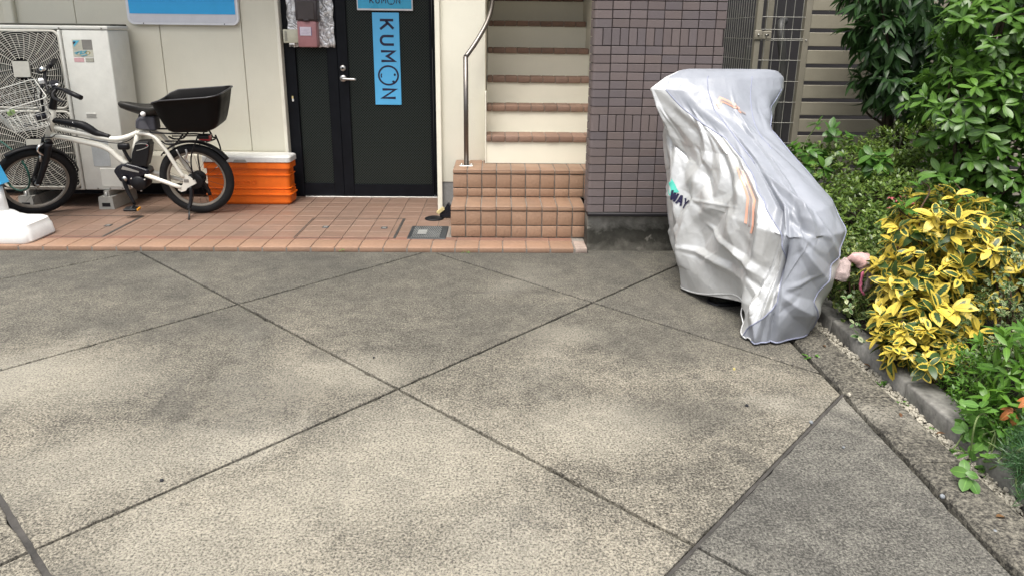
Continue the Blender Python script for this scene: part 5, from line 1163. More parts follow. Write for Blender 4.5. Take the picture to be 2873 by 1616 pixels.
# print on the left flank: a teal field followed by the letters that can be read
band([(0.312, 0.575), (0.302, 0.545), (0.294, 0.515)], 0.042, M['teal'], 'teal_print', 0.003)
def letter(name, polys, u0, z0, su, sz, slope):
    mb = MB()
    for Pq in polys:
        for (a0, b0), (a1, b1) in zip(Pq[:-1], Pq[1:]):
            n = 8; t = np.linspace(0, 1, n); A = a0+(a1-a0)*t; B = b0+(b1-b0)*t; L = math.hypot((a1-a0)*su*3, (b1-b0)*sz)+1e-9
            nx_, nz_ = -(b1-b0)*sz/L, (a1-a0)*su*3/L; rows = []
            for q in (-0.5, 0.5):
                uu = u0-(A*su)+(-1)*nx_*0.009*q/3; z_ = z0+B*sz+A*slope+nz_*0.009*q; rows.append(cov(uu, z_, 0.004))
            mb.add([tuple(p) for r_ in rows for p in r_], [(i, i+1, n+i+1, n+i) for i in range(n-1)], True)
    return mb.build(name, M['ink'], sv)
letter('letter_w', [[(0, 1), (0.25, 0), (0.5, 0.9), (0.75, 0), (1.0, 1)]], 0.297, 0.488, 0.0085, 0.045, -0.014)
letter('letter_a', [[(0, 0), (0.4, 1), (0.8, 0)], [(0.15, 0.35), (0.65, 0.35)]], 0.2870, 0.470, 0.0085, 0.048, -0.012)
letter('letter_y', [[(0, 1), (0.4, 0.5), (0.9, 1)], [(0.4, 0.5), (0.35, 0)]], 0.2775, 0.455, 0.012, 0.048, -0.004)
# the foot of the front wheel shows below the hem, and a strap lies out
ft_ = MB(); ft_.lathe([(0.155+0.035*math.cos(a), 0.035*math.sin(a)) for a in [2*math.pi*k/10 for k in range(10)]], (1.18, -0.38, 0.19), (1, 0.06, 0), 36, close=True); ft_.build('front_tyre', M['rubber'], sv)
ft_ = MB(); ft_.lathe([(0.165+0.04*math.cos(a), 0.045*math.sin(a)) for a in [2*math.pi*k/10 for k in range(10)]], (1.30, -1.12, 0.21), (1, 0.06, 0), 36, close=True); ft_.build('rear_tyre', M['rubber'], sv)
ft_ = MB(); ft_.tube([(1.135, -0.22, 0.003), (1.135, -0.22, 0.10)], 0.012, 10); ft_.lathe([(0, 0.004), (0.022, 0.004), (0.022, 0)], (1.135, -0.22, 0.0), (0, 0, 1), 12); ft_.build('stand_foot', M['chrome'], sv)
stp = thing('strap_buckle', 'black strap with a plastic buckle lying beside the scooter cover hem', 'strap', (1.16, -0.88, 0.0))
mb = MB(); P = smooth_pts([(1.10, -0.80, 0.004), (1.093, -0.85, 0.006), (1.12, -0.885, 0.005), (1.16, -0.89, 0.006), (1.25, -0.88, 0.01)], 6); mb.tube(P, 0.011, 6, flat=0.25); mb.build('webbing', M['black'], stp)
mb = MB(); mb.bbox(1.125, 1.20, -0.905, -0.870, 0.002, 0.016, 0.004, 2); mb.build('buckle', M['black'], stp)
# ------------------------------------------------------------------ bronze slat fence
YF = 1.0
sf = thing('slat_fence', 'bronze metal fence of wide horizontal slats behind the shrubs', 'fence', (3.2, YF, 0))
mb = MB(); mb.bbox(2.190, 2.232, YF-0.012, YF+0.04, 0.0, 2.0, 0.002, 1); mb.build('post', M['fence_post'], sf)
for xx in (3.35, 4.5):
    mb = MB(); mb.bbox(xx, xx+0.05, YF+0.014, YF+0.06, 0.0, 2.0, 0.002, 1); mb.build('post', M['fence_post'], sf)
me = MB(); me.bbox(-1.29, 1.29, -0.006, 0.006, -0.048, 0.048, 0.003, 1); sl = me.mesh('slat', M['fence'])
zt = 1.478+0.1235*4
while zt > 0.1:
    o = put('slat', sl, (3.525, YF+0.004, zt-0.048), sf, 0, 0.0); zt -= 0.1235
mb = MB(); mb.lathe([(0, 0.006), (0.005, 0.005), (0.006, 0)], (2.213, YF-0.012, 1.30), (0, -1, 0), 8); mb.build('screw', M['satin'], sf)
# ------------------------------------------------------------------ wire mesh fence: one panel square on, one receding
mf = thing('mesh_fence', 'grey wire mesh fence with square posts between the pillar and the slat fence', 'fence', (1.9, YF, 0))
mb = MB(); mb.bbox(1.838, 1.878, YF-0.02, YF+0.02, 0.0, 2.1, 0.003, 1); mb.build('post', M['fence_post'], mf)
mb = MB(); mb.bbox(1.838, 1.872, 2.6, 2.634, 0.0, 2.1, 0.003, 1); mb.build('post', M['fence_post'], mf)
wv = MB(); wv.tube([(0, 0, 0.03), (0, 0, 2.0)], 0.0026, 5, cap=False); wvm = wv.mesh('upright_wire', M['galv'])
for i in range(5): put('upright_wire', wvm, (1.915+0.064*i, YF-0.004, 0), mf)
for i in range(30): put('upright_wire', wvm, (1.852, YF+0.06+0.052*i, 0), mf)
wh = MB(); wh.tube([(1.86, 0, 0), (2.19, 0, 0)], 0.0026, 5, cap=False); whm = wh.mesh('cross_wire', M['galv'])
wr = MB(); wr.tube([(0, YF, 0), (0, 2.62, 0)], 0.0026, 5, cap=False); wrm = wr.mesh('cross_wire_receding', M['galv'])
for i in range(13):
    z_ = 0.10+0.150*i
    put('cross_wire', whm, (0, YF-0.008, z_+0.008), mf); put('cross_wire', wrm, (1.858, 0, z_+0.008), mf)
for z_ in (1.372, 1.298): put('cross_wire', whm, (0, YF-0.009, z_), mf)
mb = MB(); mb.bbox(1.83, 1.886, YF-0.030, YF-0.018, 1.298, 1.368, 0.008, 2); cl = mb.build('clamp', M['fence_post'], mf)
mb = MB(); mb.bbox(1.888, 1.955, YF-0.026, YF-0.018, 1.305, 1.36, 0.004, 1); mb.build('clamp', M['fence_post'], mf)
mb = MB(); mb.bbox(1.905, 1.935, YF-0.0275, YF-0.0262, 1.330, 1.338, 0.001, 1); mb.build('clamp_slot', M['black'], cl)
for q in ((1.858, 1.335), (1.915, 1.333)):
    mb = MB(); mb.lathe([(0, 0.008), (0.006, 0.007), (0.007, 0)], (q[0], YF-0.030, q[1]), (0, -1, 0), 8); mb.build('clamp_bolt', M['satin'], cl)
# service pipes and a gas riser behind the mesh
P = smooth_pts([(2.20, 1.25, 0), (2.19, 1.25, 0.6), (2.17, 1.25, 1.1), (2.13, 1.25, 1.32), (2.14, 1.3, 1.42), (2.20, 1.4, 1.44)], 6)
mb = MB(); mb.tube(P, 0.03, 10); o = mb.build('service_pipe', M['pipe_grey']); tag(o, 'dark grey service pipe bending over behind the wire mesh', 'pipe')
mb = MB(); mb.bbox(2.03, 2.075, 1.3, 1.34, 0.0, 2.2, 0.003, 1); o = mb.build('back_post', M['fence_post']); tag(o, 'square bronze post standing just behind the wire mesh', 'post')
mb = MB(); mb.tube([(1.995, 1.18, 0.0), (1.995, 1.18, 0.86), (1.995, 1.18, 0.93)], [0.042, 0.042, 0.03], 14); o = mb.build('riser_pipe', M['pipe_green']); tag(o, 'pale green pipe rising behind the scooter handlebar', 'pipe')
mb = MB(); mb.bbox(1.96, 2.01, 1.5, 1.53, 0.8, 1.25, 0.004, 1); o = mb.build('wall_bracket', M['pipe_grey']); tag(o, 'dark flat bracket standing in the shade behind the mesh', 'bracket')
# dark store wall across the passage
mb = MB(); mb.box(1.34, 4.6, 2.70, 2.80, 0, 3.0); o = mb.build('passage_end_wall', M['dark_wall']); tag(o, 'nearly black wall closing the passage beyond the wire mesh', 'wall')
# ------------------------------------------------------------------ leaves
CAMV = np.array(CAMLOC)
def leaf_arrays(shape, L, W, curl=0.25, fold=0.25, rows=5):
    """a single leaf along +Y, normal +Z; returns verts, faces, uv per vertex"""
    v = []; uv = []
    prof = {'lance': lambda t: math.sin(math.pi*t**0.8)**0.9, 'obov': lambda t: math.sin(math.pi*t**1.35)**0.75, 'oval': lambda t: math.sin(math.pi*t**0.95)**0.65,
            'needle': lambda t: (1-t)**0.5*min(1, t*6)}[shape]
    for i in range(rows+1):
        t = i/rows; w = W/2*max(0.02, prof(min(0.995, max(0.005, t)))); z = -curl*L*t*t; y = L*t*(1-0.15*curl*t)
        for s in (-1, 0, 1): v.append((w*s, y, z+abs(s)*w*fold)); uv.append((0.5+0.5*s, t))
    f = []
    for i in range(rows):
        for k in range(2): a = i*3+k; f.append((a, a+1, a+4, a+3))
    return np.array(v), f, np.array(uv)
def leaf_mesh(name, V, F, UV, m, rnd=None):
    me = bpy.data.meshes.new(name); me.from_pydata([tuple(p) for p in V], [], F); me.materials.append(m)
    ul = me.uv_layers.new(name='UVMap'); idx = np.empty(len(me.loops), dtype=np.int32); me.loops.foreach_get('vertex_index', idx)
    ul.data.foreach_set('uv', UV[idx].astype(np.float32).ravel())
    at = me.attributes.new('rnd', 'FLOAT', 'POINT'); at.data.foreach_set('value', (np.zeros(len(V)) if rnd is None else rnd).astype(np.float32))
    me.polygons.foreach_set('use_smooth', np.ones(len(me.polygons), dtype=bool)); me.update(); return me
def basis(d, up):
    d = d/np.linalg.norm(d, axis=-1, keepdims=True); x = np.cross(d, up); n = np.linalg.norm(x, axis=-1, keepdims=True); x = np.where(n > 1e-5, x/np.maximum(n, 1e-5), np.array([1.0, 0, 0]))
    z = np.cross(x, d); return np.stack([x, d, z], -1)      # columns: x, y (along leaf), z (upper side)
def foliage(parent, pos, dirs, ups, scales, variants, m, n_single, prefix='leaf', mesh_sing=None):
    """single leaves (the ones that show largest) as objects; the rest as one part of kind stuff"""
    N = len(pos); Bm = basis(dirs, ups); dist = np.linalg.norm(pos-CAMV, axis=1)
    order = np.argsort(dist-0.05*scales/np.mean(scales)); sing = set(order[:n_single].tolist()) if n_single else set()
    d0 = np.array(off(parent))
    var = rng.integers(0, len(variants), N); mes = [leaf_mesh('%s' % prefix, *v, m) for v in variants] if n_single else []
    for i in order[:n_single]:
        o = bpy.data.objects.new(prefix, mes[var[i]]); COL.objects.link(o); o.parent = parent
        mt = Matrix(Bm[i].tolist()).to_4x4() @ Matrix.Scale(float(scales[i]), 4); mt.translation = (pos[i]-d0).tolist(); o.matrix_local = mt
    rest = [i for i in range(N) if i not in sing]
    if rest:
        Vs, Fs, Us, Rs = [], [], [], []; base = 0
        for i in rest:
            v, f, uv = variants[var[i]]; Vs.append((v*scales[i]) @ Bm[i].T + pos[i]-d0); Fs.append(np.array(f)+base); Us.append(uv); Rs.append(np.full(len(v), rng.random())); base += len(v)
        me = leaf_mesh('foliage', np.concatenate(Vs), np.concatenate(Fs).tolist(), np.concatenate(Us), m, np.concatenate(Rs))
        o = link('foliage', me, parent); tag(o, kind='stuff')
def unit(v): return v/np.maximum(1e-9, np.linalg.norm(v, axis=-1, keepdims=True))
def lobes_points(lobes, n, shell=0.55, up_bias=0.3):
    """points in the outer shell of ellipsoid lobes with outward directions; points deep inside another lobe are dropped"""
    vol = np.array([l[1][0]*l[1][1]*l[1][2] for l in lobes])**0.67; pr = vol/vol.sum(); P = []; D = []
    while len(P) < n:
        li = rng.choice(len(lobes), p=pr); c, r = lobes[li][:2]; d = unit(rng.normal(size=3)); rr = (shell+(1-shell)*rng.random()**0.6)
        p = np.array(c)+d*np.array(r)*rr*rng.uniform(0.92, 1.1)
        if p[2] < 0.06: continue
        ins = False
        for k, (c2, r2) in enumerate([l[:2] for l in lobes]):
            if k != li and np.sum(((p-np.array(c2))/np.array(r2))**2) < 0.42: ins = True; break
        if ins: continue
        P.append(p); D.append(unit(d/np.array(r)+np.array([0, 0, up_bias])/np.mean(r)))
    return np.array(P), np.array(D)
def limbs(parent, base, tips, m, n, r0=0.012, r1=0.003, name='stem', jit=0.06):
    idx = rng.choice(len(tips), min(n, len(tips)), replace=False)
    for i in idx:
        a = np.array(base)+np.append(rng.normal(size=2)*0.03, 0); b = tips[i]; c1 = a+(b-a)*0.4+np.array([0, 0, 0.25*np.linalg.norm(b-a)])+rng.normal(size=3)*jit*0.5; c2 = a+(b-a)*0.75+np.array([0, 0, 0.1*np.linalg.norm(b-a)])+rng.normal(size=3)*jit*0.5
        P = smooth_pts([a, c1, c2, b], 4); mb = MB(); mb.tube(P, [r0+(r1-r0)*k/(len(P)-1) for k in range(len(P))], 6); mb.build(name, m, parent)
def whorls(P, D, k, spread, jit, droop=0.0, L0=0.8, L1=1.15, twist=0.3):
    """k leaves round each tip; spread = angle from the shoot direction"""
    pos = []; dirs = []; ups = []; sc = []
    for p, d in zip(P, D):
        x = unit(np.cross(d, rng.normal(size=3))); y = np.cross(d, x); kk = max(2, int(round(rng.normal(k, k*0.18)))); ph = rng.random()*6.28; ln = rng.uniform(L0, L1)
        for i in range(kk):
            a = ph+6.283*i/kk+rng.normal()*0.2; s = spread*rng.uniform(0.75, 1.2); r_ = x*math.cos(a)+y*math.sin(a)
            ld = unit(d*math.cos(s)+r_*math.sin(s)+np.array([0, 0, -droop*rng.uniform(0.6, 1.3)])+rng.normal(size=3)*jit)
            pos.append(p+rng.normal(size=3)*0.004-d*0.012*rng.random()*3); dirs.append(ld); ups.append(unit(d+np.array([0, 0, 0.6])+rng.normal(size=3)*twist)); sc.append(ln*rng.uniform(0.75, 1.1))
    return np.array(pos), np.array(dirs), np.array(ups), np.array(sc)
def plant(name, label, cat, base, lobes, n, k, spread, variants, m, singles=300, droop=0.0, jit=0.12, shell=0.55, up=0.3, stems=14, stem_r=0.010, stem_m=None, group=None, prefix='leaf', Lr=(0.8, 1.15), twist=0.3):
    t_ = thing(name, label, cat, base, group); P, D = lobes_points(lobes, n, shell, up)
    if stems: limbs(t_, base, P-D*0.02, stem_m or M['bark'], stems, stem_r, 0.0025)
    pos, dirs, ups, sc = whorls(P, D, k, spread, jit, droop, Lr[0], Lr[1], twist)
    foliage(t_, pos, dirs, ups, sc, variants, m, singles, prefix); return t_, P, D

# big evergreen with drooping lance leaves, hanging in front of the slat fence
lance = [leaf_arrays('lance', 0.125, 0.034, c, 0.18, 6) for c in (0.15, 0.3, 0.45)]
plant('drooping_tree', 'dark evergreen with long drooping leaves hanging before the slat fence', 'tree', (2.78, 0.62, 0.05),
      [((2.62, 0.45, 1.62), (0.42, 0.34, 0.30)), ((2.42, 0.40, 1.36), (0.22, 0.22, 0.18)), ((2.78, 0.45, 1.28), (0.36, 0.30, 0.26)), ((2.56, 0.42, 1.05), (0.27, 0.24, 0.17)), ((2.95, 0.5, 1.62), (0.42, 0.3, 0.35)), ((2.92, 0.45, 0.95), (0.3, 0.26, 0.22)), ((3.2, 0.4, 1.3), (0.3, 0.3, 0.5))],
      540, 7, 0.75, lance, M['leaf_dark'], 300, droop=0.75, jit=0.18, shell=0.35, up=-0.1, stems=18, stem_r=0.016)
# bright evergreen with whorled leaves at the right edge
obov = [leaf_arrays('obov', 0.090, 0.032, c, 0.16, 6) for c in (0.1, 0.28, 0.4)]
plant('whorled_evergreen', 'glossy bright green evergreen shrub with whorled leaves at the upper right', 'shrub', (2.62, -0.45, 0.05),
      [((2.60, -0.50, 1.42), (0.38, 0.32, 0.34)), ((2.52, -0.50, 1.00), (0.34, 0.30, 0.30)), ((2.86, -0.55, 1.15), (0.40, 0.34, 0.42)), ((2.66, -0.55, 0.68), (0.34, 0.30, 0.28)), ((2.95, -0.6, 0.62), (0.36, 0.32, 0.30)), ((2.95, -0.5, 1.60), (0.4, 0.36, 0.4))],
      680, 8, 1.05, obov, M['leaf_bright'], 300, droop=0.10, jit=0.14, shell=0.45, up=0.5, stems=20, stem_r=0.014)
# clipped azalea mound behind the scooter
azl = [leaf_arrays('obov', 0.034, 0.0135, 0.15, 0.15, 3)]
plant('azalea_mound', 'low mound of small-leaved azalea behind the scooter cover', 'shrub', (2.15, -0.45, 0.05),
      [((1.88, -0.55, 0.28), (0.28, 0.40, 0.24)), ((2.15, -0.45, 0.34), (0.36, 0.42, 0.27)), ((2.45, -0.30, 0.42), (0.40, 0.42, 0.30)), ((2.12, -0.80, 0.26), (0.34, 0.30, 0.24)), ((2.20, 0.10, 0.42), (0.42, 0.4, 0.30)), ((2.7, 0.15, 0.50), (0.42, 0.40, 0.34)), ((2.55, -0.8, 0.24), (0.4, 0.35, 0.28))],
      4300, 7, 0.95, azl, M['leaf_azalea'], 0, jit=0.2, shell=0.82, up=0.5, stems=24, stem_r=0.006)
fl = thing('azalea_flowers', 'few withered red azalea blossoms on the low mound', 'flowers', (2.05, -0.72, 0.50))
for q in ((2.03, -0.72, 0.525), (2.06, -0.74, 0.515), (2.10, -0.70, 0.53), (1.99, -0.80, 0.49), (2.12, -0.75, 0.505)):
    mb = MB()
    for k in range(5):
        a = 2*math.pi*k/5+q[0]*9; r_ = 0.016; mb.add([q, (q[0]+r_*math.cos(a-0.4), q[1]+r_*math.sin(a-0.4), q[2]+0.006), (q[0]+r_*1.3*math.cos(a), q[1]+r_*1.3*math.sin(a), q[2]-0.002), (q[0]+r_*math.cos(a+0.4), q[1]+r_*math.sin(a+0.4), q[2]+0.006)], [(0, 1, 2, 3)])
    mb.build('blossom', plain('withered_petal', (0.42, 0.10, 0.11), 0.7), fl)
# broad-leaved seedlings at the foot of the fence
brd = [leaf_arrays('oval', 0.085, 0.042, c, 0.14, 5) for c in (0.15, 0.35)]
for b_, lo, nn, lb in (((1.96, 0.05, 0.05), [((1.92, 0.05, 0.60), (0.16, 0.16, 0.15)), ((2.05, 0.10, 0.72), (0.17, 0.16, 0.13)), ((1.88, -0.05, 0.42), (0.14, 0.15, 0.16))], 34, 'broad-leaved green seedling at the foot of the fence post'),
                       ((2.12, -0.32, 0.05), [((2.12, -0.35, 0.66), (0.09, 0.09, 0.06))], 9, 'broad-leaved sprig standing up out of the azalea mound')):
    plant('broadleaf_seedling', lb, 'plant', b_, lo, nn, 6, 1.0, brd, M['leaf_broad'], 120, droop=0.15, jit=0.2, shell=0.3, up=0.6, stems=8, stem_r=0.005, stem_m=M['stalk'])
# yellow variegated shrub
yel = [leaf_arrays('oval', 0.074, 0.033, c, f_, 6) for c, f_ in ((0.12, 0.15), (0.3, 0.3), (0.42, 0.1))]
t_, P, D = plant('variegated_shrub', 'yellow and green variegated shrub spilling over the kerb', 'shrub', (1.90, -1.42, 0.05),
      [((1.85, -1.38, 0.54), (0.22, 0.24, 0.19)), ((1.75, -1.50, 0.38), (0.17, 0.22, 0.19)), ((1.99, -1.42, 0.48), (0.24, 0.24, 0.19)), ((1.72, -1.60, 0.24), (0.18, 0.20, 0.14)), ((1.63, -1.75, 0.17), (0.15, 0.17, 0.12)), ((1.82, -1.64, 0.24), (0.20, 0.18, 0.15)), ((2.08, -1.42, 0.36), (0.2, 0.2, 0.16))],
      430, 7, 1.1, yel, M['leaf_yellow'], 300, droop=0.22, jit=0.32, shell=0.35, up=0.6, Lr=(0.6, 1.2), stems=16, stem_r=0.008, stem_m=M['twig'])
gyl = [leaf_arrays('oval', 0.080, 0.036, c, 0.2, 5) for c in (0.2, 0.4)]
t_ = thing('reverted_shoots', 'plain green shoots standing up out of the yellow variegated shrub', 'shoots', (1.80, -1.38, 0.3))
Ps = np.array([(1.70, -1.40, 0.66), (1.80, -1.32, 0.74), (1.90, -1.36, 0.76), (1.99, -1.34, 0.70), (1.74, -1.46, 0.55), (2.05, -1.42, 0.56), (1.72, -1.36, 0.63), (1.86, -1.3, 0.65)])
limbs(t_, (1.80, -1.38, 0.30), Ps, M['twig'], 8, 0.005, 0.002)
pos, dirs, ups, sc = whorls(Ps, np.tile([0, -0.1, 1.0], (8, 1)), 5, 0.95, 0.2, 0.05); foliage(t_, pos, dirs, ups, sc, gyl, M['leaf_broad'], 60)
# fine privet-like shrub to its right, wandering through the variegated leaves
fin = [leaf_arrays('oval', 0.024, 0.012, 0.15, 0.15, 3)]
plant('privet_shrub', 'fine-leaved dull green shrub at the right edge beside the variegated shrub', 'shrub', (2.10, -1.65, 0.05),
      [((2.08, -1.62, 0.42), (0.22, 0.22, 0.20)), ((1.92, -1.78, 0.26), (0.20, 0.18, 0.16)), ((2.2, -1.75, 0.28), (0.26, 0.24, 0.24)), ((1.82, -1.86, 0.16), (0.18, 0.14, 0.11)), ((2.25, -1.45, 0.45), (0.25, 0.22, 0.2))],
      900, 6, 0.95, fin, M['leaf_fine'], 0, jit=0.25, shell=0.5, up=0.4, stems=26, stem_r=0.004, stem_m=M['twig'])
# euonymus beside the scooter and under the plush toy
box = [leaf_arrays('oval', 0.026, 0.014, 0.2, 0.15, 3)]
plant('euonymus_bush', 'small bush with pale-edged leaves between the scooter and the variegated shrub', 'shrub', (1.76, -1.08, 0.05),
      [((1.72, -1.05, 0.22), (0.16, 0.24, 0.17)), ((1.70, -0.85, 0.26), (0.16, 0.24, 0.18)), ((1.86, -1.05, 0.26), (0.18, 0.22, 0.17)), ((1.67, -1.28, 0.14), (0.09, 0.14, 0.12)), ((1.625, -1.20, 0.19), (0.08, 0.13, 0.12))],
      620, 6, 1.0, box, M['leaf_box'], 0, jit=0.25, shell=0.6, up=0.4, stems=12, stem_r=0.004, stem_m=M['twig'])
# nandina with young orange leaves, lower right
nan = [leaf_arrays('lance', 0.068, 0.020, c, 0.14, 5) for c in (0.1, 0.3)]
plant('nandina', 'bright green narrow-leaved nandina at the lower right of the bed', 'shrub', (1.80, -2.12, 0.05),
      [((1.76, -2.10, 0.28), (0.15, 0.16, 0.15)), ((1.92, -2.10, 0.32), (0.18, 0.18, 0.18)), ((1.70, -2.20, 0.15), (0.12, 0.12, 0.09)), ((1.80, -2.26, 0.18), (0.15, 0.12, 0.12))],
      105, 6, 0.95, nan, M['leaf_nandina'], 260, droop=0.1, jit=0.2, shell=0.35, up=0.6, stems=12, stem_r=0.004, stem_m=M['stalk'])
org = [leaf_arrays('oval', 0.055, 0.024, 0.35, 0.16, 5)]
t_ = thing('orange_shoot', 'cluster of orange young leaves hanging over the lower right kerb', 'shoot', (1.70, -2.26, 0.20)); Ps = np.array([(1.695, -2.27, 0.235), (1.76, -2.22, 0.32), (1.66, -2.24, 0.18)])
limbs(t_, (1.80, -2.2, 0.06), Ps, M['twig'], 3, 0.004, 0.002); pos, dirs, ups, sc = whorls(Ps, np.tile([-0.35, -0.5, 0.5], (3, 1)), 4, 1.1, 0.15, 0.7); foliage(t_, pos, dirs, ups, sc, org, M['leaf_orange'], 20)
# small-leaved green cushion on the kerb, below the variegated shrub
plant('box_cushion', 'low bright small-leaved cushion plant leaning on the kerb', 'plant', (1.74, -1.95, 0.05), [((1.73, -1.93, 0.14), (0.13, 0.13, 0.12)), ((1.69, -2.05, 0.12), (0.10, 0.11, 0.09)), ((1.66, -2.18, 0.10), (0.09, 0.10, 0.07))], 340, 6, 0.9, [leaf_arrays('lance', 0.022, 0.008, 0.1, 0.1, 3)], M['leaf_nandina'], 0, jit=0.2, shell=0.5, up=0.6, stems=8, stem_r=0.003, stem_m=M['stalk'])
# oval-leaved sprout and blue-green conifer tuft at the corner
spr = [leaf_arrays('oval', 0.045, 0.030, c, 0.1, 5) for c in (0.15, 0.3)]
plant('oval_leaf_sprout', 'sprout with rounded pale green leaves reaching over the border strip', 'plant', (1.58, -2.32, 0.03), [((1.49, -2.37, 0.07), (0.10, 0.08, 0.05)), ((1.56, -2.27, 0.15), (0.08, 0.08, 0.09)), ((1.45, -2.41, 0.04), (0.07, 0.06, 0.03)), ((1.57, -2.18, 0.10), (0.07, 0.08, 0.06))], 26, 5, 1.1, spr, M['leaf_sprout'], 90, droop=0.1, jit=0.25, shell=0.3, up=0.7, stems=7, stem_r=0.003, stem_m=M['stalk'])
ndl = [leaf_arrays('needle', 0.035, 0.0035, 0.1, 0.0, 2)]
plant('conifer_tuft', 'feathery blue green conifer tuft in the lower right corner', 'plant', (1.62, -2.45, 0.02), [((1.585, -2.44, 0.12), (0.085, 0.10, 0.10)), ((1.66, -2.40, 0.16), (0.10, 0.10, 0.12)), ((1.55, -2.52, 0.06), (0.07, 0.08, 0.05))], 380, 12, 0.7, ndl, M['needle'], 0, jit=0.25, shell=0.3, up=0.3, stems=20, stem_r=0.002, stem_m=M['stalk'])
# variegated trailing sprig on the kerb
t_ = thing('trailing_sprig', 'white-edged trailing sprig drooping over the kerb beside the variegated shrub', 'plant', (1.60, -1.36, 0.10))
Ps = np.array([(1.53, -1.40, 0.20), (1.545, -1.43, 0.15), (1.555, -1.47, 0.10), (1.52, -1.38, 0.235)]); limbs(t_, (1.66, -1.34, 0.06), Ps, M['stalk'], 4, 0.002, 0.001)
pos, dirs, ups, sc = whorls(Ps, np.tile([-0.4, -0.5, 0.6], (4, 1)), 4, 1.0, 0.2, 0.2); foliage(t_, pos, dirs, ups, sc, [leaf_arrays('oval', 0.034, 0.019, 0.2, 0.15, 4)], M['leaf_vinca'], 20)
# weeds in the gravel strip and at the porch kerb
wd = [leaf_arrays('oval', 0.022, 0.014, 0.2, 0.1, 4)]
weeds = [((1.525, -1.88, 0.0), 'small weed in the gravel beside the middle kerb stone'), ((1.53, -2.06, 0.0), 'weed with round leaves in the gravel before the cushion plant'), ((1.52, -2.20, 0.0), 'clover-like weed in the gravel near the orange shoot'), ((1.535, -2.30, 0.0), 'tiny weed at the gravel end near the oval-leaved sprout'),
         ((1.36, -1.50, 0.005), 'lone weed growing in the border joint near the scooter'), ((1.525, -1.72, 0.0), 'weed in the gravel under the lowest variegated leaves'), ((-0.985, -0.006, 0.0), 'weed at the porch kerb in front of the door'), ((-0.19, -0.006, 0.0), 'weed at the porch kerb in front of the tiled steps')]
for q, lb in weeds:
    t_ = thing('weed', lb, 'weed', q); kerbw = q[1] > -0.1; n_ = 5 if kerbw else 4
    Ps = np.array(q)+np.abs(rng.normal(size=(n_, 3)))*np.array([0.012, 0.0 if kerbw else 0.012, 0.006])*np.array([1, 1, 1])*rng.choice([-1, 1], size=(n_, 3))*np.array([1, 1, 0])+np.array([0, -0.004, 0.012])
    pos, dirs, ups, sc = whorls(Ps, np.tile([0, -0.15, 1.0], (n_, 1)), 4, 1.15, 0.2, 0.0); foliage(t_, pos, dirs, ups, sc*(0.45 if kerbw else 1.0), wd, M['leaf_sprout'], 40)
# ------------------------------------------------------------------ gravel strip and loose pebbles
gv = MB(); V = []; F = []
ico = bmesh.new(); bmesh.ops.create_icosphere(ico, subdivisions=1, radius=1.0); iv = [v.co.copy() for v in ico.verts]; ifc = [[v.index for v in f.verts] for f in ico.faces]; ico.free()
def stone(mb, p, r):
    q = Matrix.Rotation(random.random()*6, 3, Vector((random.random(), random.random(), random.random()+0.1)).normalized()); s = Vector((random.uniform(0.7, 1.3), random.uniform(0.7, 1.2), random.uniform(0.5, 0.9)))*r
    mb.add([tuple(Vector(p)+q @ Vector((c.x*s.x*random.uniform(.8, 1.15), c.y*s.y*random.uniform(.8, 1.15), c.z*s.z))) for c in iv], ifc, False)
for i in range(1500):
    stone(gv, (random.uniform(1.503, 1.556), random.uniform(-2.75, -0.95), random.uniform(-0.02, 0.006)), random.uniform(0.005, 0.011))
o = gv.build('gravel', M['stone_pale']); tag(o, 'pale gravel filling the gap along the kerb', 'gravel', kind='stuff')
peb = [((1.12, -2.02, 0.006), 0.010, M['pebble'], 'pebble lying in the wide joint near the border'), ((1.385, -2.60, 0.008), 0.010, M['pebble'], 'grey pebble against the border strip at the lower right'), ((1.335, -2.44, 0.006), 0.008, M['pebble'], 'pale grey pebble beside the border near the oval-leaved sprout'),
       ((1.345, -1.835, 0.012), 0.011, M['stone_pale'], 'white pebble at the far end of the wide joint'), ((1.16, -2.18, 0.006), 0.006, M['pebble'], 'small pebble on the grey slab'), ((-0.52, -1.50, 0.004), 0.007, M['tar'], 'dark speck on the concrete above the joint crossing'), ((-1.02, -2.35, 0.004), 0.008, M['tar'], 'dark speck on the concrete in the left foreground'),
       ((0.12, -2.80, 0.004), 0.012, M['tar'], 'dark lump on the concrete at the bottom edge'), ((0.93, -1.90, 0.004), 0.008, M['tar'], 'dark speck on the concrete before the wide joint'), ((0.98, -1.60, 0.003), 0.008, plain('fallen_leaf', (0.50, 0.42, 0.16), 0.7), 'pale yellow fallen leaf bit on the slab before the scooter')]
for p, r, m, lb in peb:
    mb = MB(); stone(mb, p, r); tag(mb.build('pebble', m), lb, 'pebble', 'loose bits on the concrete')
M['leaf_dry'] = leafmat('dry_leaf', (0.12, 0.055, 0.025), (0.20, 0.11, 0.05))
dl = leaf_mesh('fallen_leaf', *leaf_arrays('oval', 0.03, 0.015, 0.3, 0.3, 4), M['leaf_dry'])
for q, lb in (((1.44, -1.42, 0.02), 'dry fallen leaf on the border strip nearest the scooter'), ((1.53, -1.58, 0.018), 'dry fallen leaf on the gravel under the variegated shrub'), ((1.46, -1.98, 0.02), 'dry fallen leaf on the border strip beside the middle kerb stone'),
              ((1.54, -2.12, 0.02), 'dry fallen leaf curled on the gravel beside the orange shoot'), ((1.42, -2.55, 0.02), 'dry fallen leaf on the border strip at the lower right corner')):
    o = bpy.data.objects.new('fallen_leaf', dl); COL.objects.link(o); o.location = q; o.rotation_euler = (random.gauss(0, 0.25), random.gauss(0, 0.25), random.random()*6.28); o.scale = (random.uniform(0.7, 1.1),)*3
    tag(o, lb, 'leaf', 'fallen leaves along the kerb')
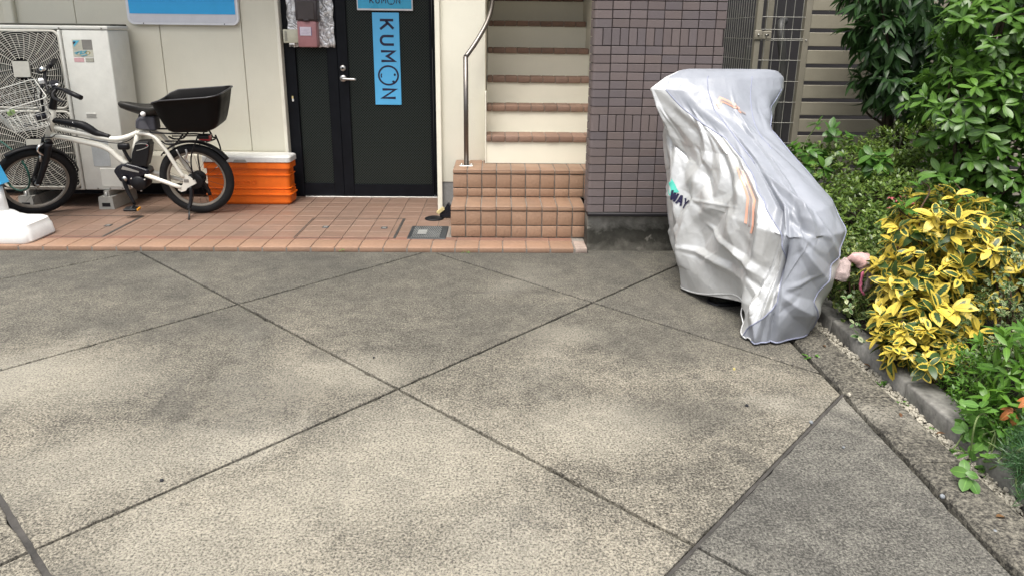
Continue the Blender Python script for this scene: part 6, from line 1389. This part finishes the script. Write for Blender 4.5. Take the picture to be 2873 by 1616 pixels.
# ------------------------------------------------------------------ pink plush cloth toy lying in the euonymus
pt = thing('plush_toy', 'limp pink plush cloth toy with floppy ears lying on the bush by the scooter', 'plush toy', (1.60, -1.28, 0.30))
def blob(name, pts, rr, m, flat=1.0, parent=pt):
    pts = [Vector((1.598+(a-1.62)*1.02, -1.285+(b+1.22)*1.0, 0.318+(c_-0.29)*1.02)) for a, b, c_ in pts]
    mb = MB(); P_ = smooth_pts(pts, 5); r2 = list(np.interp(np.linspace(0, 1, len(P_)), np.linspace(0, 1, len(rr)), [q*1.0 for q in rr])); mb.tube(P_, [q*random.uniform(0.86, 1.14) for q in r2], 12, flat=flat); mb.xf(lambda q_: q_+Vector((random.gauss(0, .0018), random.gauss(0, .0018), random.gauss(0, .0018)))); return mb.build(name, m, parent)
hd = blob('head', [(1.585, -1.20, 0.345), (1.61, -1.21, 0.352), (1.645, -1.215, 0.342), (1.672, -1.215, 0.31), (1.678, -1.215, 0.295)], [0.006, 0.026, 0.036, 0.030, 0.008], M['plush'])
blob('ear', [(1.60, -1.20, 0.345), (1.572, -1.21, 0.325), (1.555, -1.22, 0.285), (1.55, -1.22, 0.255)], [0.010, 0.026, 0.036, 0.028], M['plush_grey'], 0.35)
blob('ear', [(1.668, -1.21, 0.315), (1.685, -1.22, 0.28), (1.675, -1.235, 0.235), (1.655, -1.24, 0.205)], [0.012, 0.030, 0.032, 0.010], M['plush_grey'], 0.35)
blob('ear_trim', [(1.637, -1.243, 0.30), (1.630, -1.255, 0.26), (1.632, -1.257, 0.225), (1.652, -1.257, 0.200)], [0.005, 0.006, 0.006, 0.004], M['plush_trim'])
ec = Vector((1.598+(1.655-1.62)*1.02, -1.285-0.032, 0.318+(0.348-0.29)*1.02))
mb = MB(); mb.lathe([(0, 0.005), (0.008, 0.004), (0.012, 0)], ec, (0.1, -1, 0.25), 12); mb.build('eye', M['white'], hd)
mb = MB(); mb.lathe([(0, 0.0075), (0.004, 0.007), (0.0065, 0.004)], ec+Vector((0.002, 0, 0.001)), (0.1, -1, 0.25), 10); mb.build('pupil', M['eye'], hd)
